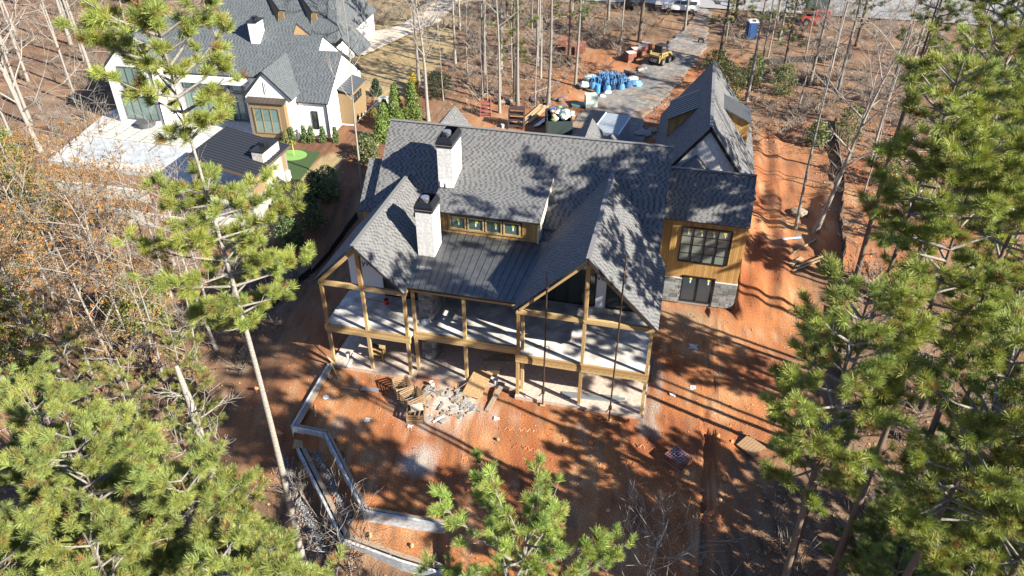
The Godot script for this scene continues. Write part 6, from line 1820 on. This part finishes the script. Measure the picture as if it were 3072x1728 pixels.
	var un := place(tw.done(), xf, cl, mat("twig", 0.21, 0.175, 0.145, 0.95), self, "undergrowth")
	stuff(un); un.set_meta("label", "thin leafless brush across the woods floor"); un.set_meta("category", "brush")
	# fallen leaves
	var lf := MB.new(); lf.tri(V(-0.07, 0, 0), V(0, 0.02, 0.11), V(0.07, 0, 0)); lf.tri(V(-0.07, 0, 0), V(0.07, 0, 0), V(0, 0.03, -0.1))
	xf = []; cl = []
	tries = 0
	while xf.size() < 34000 and tries < 100000:
		tries += 1
		var near := rng.randf() < 0.6
		var x := rf(-40, 45) if near else rf(-70, 60)
		var z := rf(-50, 16) if near else rf(-90, -30)
		if not wild(x, z) and rng.randf() > 0.03: continue
		if x > -1 and x < 21 and z < 1 and z > -20: continue
		xf.append(Transform3D(Basis.from_euler(V(rf(-0.5, 0.5), rf(0, 6), rf(-0.5, 0.5))).scaled(Vector3.ONE * rf(0.5, 1.2)), V(x, ground_y(x, z) + 0.03, z)))
		var g := Color(0.34, 0.16, 0.065).lerp(Color(0.46, 0.33, 0.2), rng.randf()) * rf(0.3, 1.0)
		cl.append(Color(g.r, g.g, g.b))
	var fl := place(lf.done(), xf, cl, vmat("leaf_litter", 0.9), self, "fallen_leaves")
	stuff(fl); fl.set_meta("label", "dry brown leaves scattered over the woods floor"); fl.set_meta("category", "leaves")
	# dead sticks on the woods floor
	var dsk := MB.new(); dsk.tube([V(-0.9, 0.03, 0), V(-0.1, 0.1, 0.08), V(0.9, 0.05, -0.05)], [0.03, 0.024, 0.01], 4); dsk.tube([V(-0.1, 0.1, 0.08), V(0.4, 0.2, 0.4)], [0.016, 0.007], 3)
	xf = []; cl = []
	tries = 0
	while xf.size() < 650 and tries < 9000:
		tries += 1
		var x := rf(-60, 55)
		var z := rf(-80, 16)
		if not wild(x, z): continue
		xf.append(Transform3D(Basis(Vector3.UP, rf(0, 6)).scaled(Vector3.ONE * rf(0.5, 2.2)), on(x, z)))
		cl.append(Color(1, 1, 1))
	var dso := place(dsk.done(), xf, cl, bark_pale, self, "fallen_sticks")
	stuff(dso); dso.set_meta("label", "pale dead sticks lying over the woods floor"); dso.set_meta("category", "sticks")
	# tread marks pressed up by the loader's tyres
	var lug := MB.new(); lug.hexa([V(-0.17, -0.03, -0.05), V(0.17, -0.03, -0.05), V(0.17, -0.03, 0.05), V(-0.17, -0.03, 0.05), V(-0.14, 0.02, -0.02), V(0.14, 0.02, -0.02), V(0.14, 0.02, 0.02), V(-0.14, 0.02, 0.02)])
	xf = []; cl = []
	for q in [[14.0, 9.5, 5.2, 0.3, 1.9], [17.5, 11.0, 6.4, 0.4, 1.5], [12.5, 2.5, 4.2, -0.4, 0.9], [21.0, 9.0, 5.0, 0.9, 2.2], [27.6, 4.0, 4.8, 1.7, 3.2], [9.0, 11.0, 4.0, 0.3, 1.3]]:
		for tr in [0.0, 1.45]:
			var rad: float = q[2] + tr
			var k := int(rad * (q[4] - q[3]) / 0.17)
			for i in k:
				var a: float = lerpf(q[3], q[4], float(i) / k)
				var x: float = q[0] + cos(a) * rad
				var z: float = q[1] - sin(a) * rad
				if rng.randf() < 0.25 or nz2.get_noise_2d(x * 14.0, z * 14.0) > 0.15: continue
				if z < 0.6 and x < 20.8: continue
				xf.append(Transform3D(Basis(Vector3.UP, a + (0.5 if i % 2 else -0.5)), on(x, z) + V(0, 0.0, 0)))
				var g := ground_col(x, z) * rf(0.65, 0.9)
				cl.append(Color(g.r, g.g, g.b))
	var tk := place(lug.done(), xf, cl, vmat("clod", 1.0), self, "tread_marks")
	stuff(tk); tk.set_meta("label", "tyre tread marks pressed into the red clay yard"); tk.set_meta("category", "tracks")
	# clods and stones in the clay
	var rk := rock(0.05, 0.06)
	xf = []; cl = []
	tries = 0
	while xf.size() < 4500 and tries < 60000:
		tries += 1
		var x := rf(-6, 33)
		var z := rf(-46, 14.5)
		if x > -0.5 and x < 20.6 and z < 0.4 and z > -20.5: continue
		if x > 18 and x < 27 and z < -12 and z > -36: continue
		if wild(x, z): continue
		var big := rng.randf() < (0.25 if x > 24.6 and x < 26.4 and z > 0.0 else 0.008)
		xf.append(Transform3D(Basis(Vector3.UP, rf(0, 6)).scaled(Vector3.ONE * (rf(1.6, 3.4) if big else rf(0.3, 0.9))), V(x, ground_y(x, z), z)))
		var g := ground_col(x, z) * rf(0.7, 1.25)
		if rng.randf() < 0.07 and not big: g = Color(0.5, 0.45, 0.4)
		cl.append(Color(g.r, g.g, g.b))
	var cd := place(rk, xf, cl, vmat("clod", 1.0), self, "clods")
	stuff(cd); cd.set_meta("label", "clods and small stones strewn over red clay"); cd.set_meta("category", "clods")
	# broken stone under the retaining walls and on the drive edge
	xf = []; cl = []
	for i in 2600:
		var s := rng.randf()
		var p: Vector3
		if i < 1300:
			p = V(0.4, 0, 6.9).lerp(V(5.6, 0, 12.2), s) + V(-0.3 - absf(rng.randfn()) * 0.35, 0, 0.3 + absf(rng.randfn()) * 0.3)
		elif i < 1900:
			p = V(2.1, 0, 6.4).lerp(V(6.4, 0, 10.9), s) + V(-0.2 - absf(rng.randfn()) * 0.2, 0, 0.2 + absf(rng.randfn()) * 0.15)
		else:
			var z := rf(-46, -34)
			p = V(pw(z, GR) + rng.randfn() * 0.7, 0, z)
		p.y = ground_y(p.x, p.z) + 0.03
		xf.append(Transform3D(Basis(Vector3.UP, rf(0, 6)).scaled(Vector3.ONE * rf(0.4, 1.2)), p))
		var g := rf(0.1, 0.3)
		cl.append(Color(g, g, g * 1.03))
	var gv := place(rk, xf, cl, vmat("clod", 1.0), self, "gravel")
	stuff(gv); gv.set_meta("label", "broken grey gravel along walls and drive edge"); gv.set_meta("category", "gravel")

func wild(x: float, z: float) -> bool:
	if x < -0.5:
		if z < -9.0 and x > -38.0 and x < -8.0 and z > -60.0: return false
		if z < -9.0 and x > -8.5 and z > -44.0: return x > -4.0 and z < -36.0
		return x < -5.5 or z > 13.0 or z < -40.0
	if x > 32.5: return true
	if z > 13.5: return true
	if x > 26.5: return z < -34.0 or z > 3.0
	if z < -38.0: return x < pw(z, GL) - 3.5 or x > pw(z, GR) + 2.5
	if x < 12.0 and z > 6.0: return not Geometry2D.is_point_in_polygon(Vector2(x, z), yard) and not Geometry2D.is_point_in_polygon(Vector2(x, z), step_bed)
	return false

# ---------------------------------------------------------------- scene
func _ready() -> void:
	# camera, sky, sun, exposure
	var cam := Camera3D.new()
	cam.name = "camera"
	cam.position = V(20.236, 32.631, 34.376)
	cam.rotation_degrees = V(-34.87, 13.19, 0.16)
	cam.fov = 41.87
	cam.far = 900.0
	add_child(cam)
	cam.current = true
	var env := Environment.new()
	env.background_mode = Environment.BG_SKY
	var sk := ProceduralSkyMaterial.new()
	sk.sky_top_color = Color(0.34, 0.46, 0.66)
	sk.sky_horizon_color = Color(0.74, 0.79, 0.85)
	sk.ground_horizon_color = Color(0.45, 0.40, 0.34)
	sk.ground_bottom_color = Color(0.2, 0.15, 0.11)
	sk.sky_curve = 0.15
	var sky := Sky.new()
	sky.sky_material = sk
	env.sky = sky
	env.background_energy_multiplier = 0.56
	env.tonemap_mode = Environment.TONE_MAPPER_LINEAR
	env.tonemap_exposure = 3.15
	env.sdfgi_enabled = true
	env.ssao_enabled = true
	env.ssil_enabled = true
	var we := WorldEnvironment.new()
	we.name = "world_environment"
	we.environment = env
	add_child(we)
	var sun := DirectionalLight3D.new()
	sun.name = "sun"
	add_child(sun)
	sun.look_at_from_position(Vector3.ZERO, V(-0.804, -0.515, -0.297))
	sun.light_energy = 1.6
	sun.light_color = Color(1.0, 0.965, 0.9)
	sun.light_angular_distance = 0.55
	sun.shadow_enabled = true

	rng.seed = 20240
	nz.seed = 3; nz.frequency = 0.02; nz.fractal_octaves = 4
	nz2.seed = 8; nz2.frequency = 0.02; nz2.fractal_octaves = 3
	nz3.seed = 15; nz3.frequency = 0.02; nz3.fractal_octaves = 2
	make_materials()
	make_plants()
	# the setting
	build_ground()
	var gravel := vmat("gravel_drive", 1.0, noise_tex("gravel", 0.12, 0.55, 1.0, 3, 1024), 2.6, 2.0)
	drape("driveway", -77.0, -18.6, 0.5, GL, GR, 0.6, 0.06, gravel, 22, true)
	var pave := mat("concrete_drive", 0.52, 0.45, 0.36, 0.9, noise_tex("conc", 0.012, 0.8, 1.0, 5), 4.0)
	drape("concrete_drive", -78.0, -50.0, 1.0, [[-78.0, -18.0], [-68.0, -17.4], [-61.9, -17.5], [-58.0, -21.0], [-50.0, -27.0]], [[-78.0, -13.0], [-64.2, -13.0], [-59.4, -15.1], [-50.0, -18.0]], 0.0, 0.06, pave, 8)
	drape("road", -96.0, -77.5, 1.5, [[-96.0, -90.0]], [[-96.0, 90.0]], 0.0, 0.05, mat("road", 0.42, 0.42, 0.42, 0.9, noise_tex("gravel", 0.12, 0.55, 1.0, 3, 1024), 3.0), 40)
	build_house()
	build_garage()
	build_neighbour()
	build_next_door_yard()
	build_site()
	build_woods()
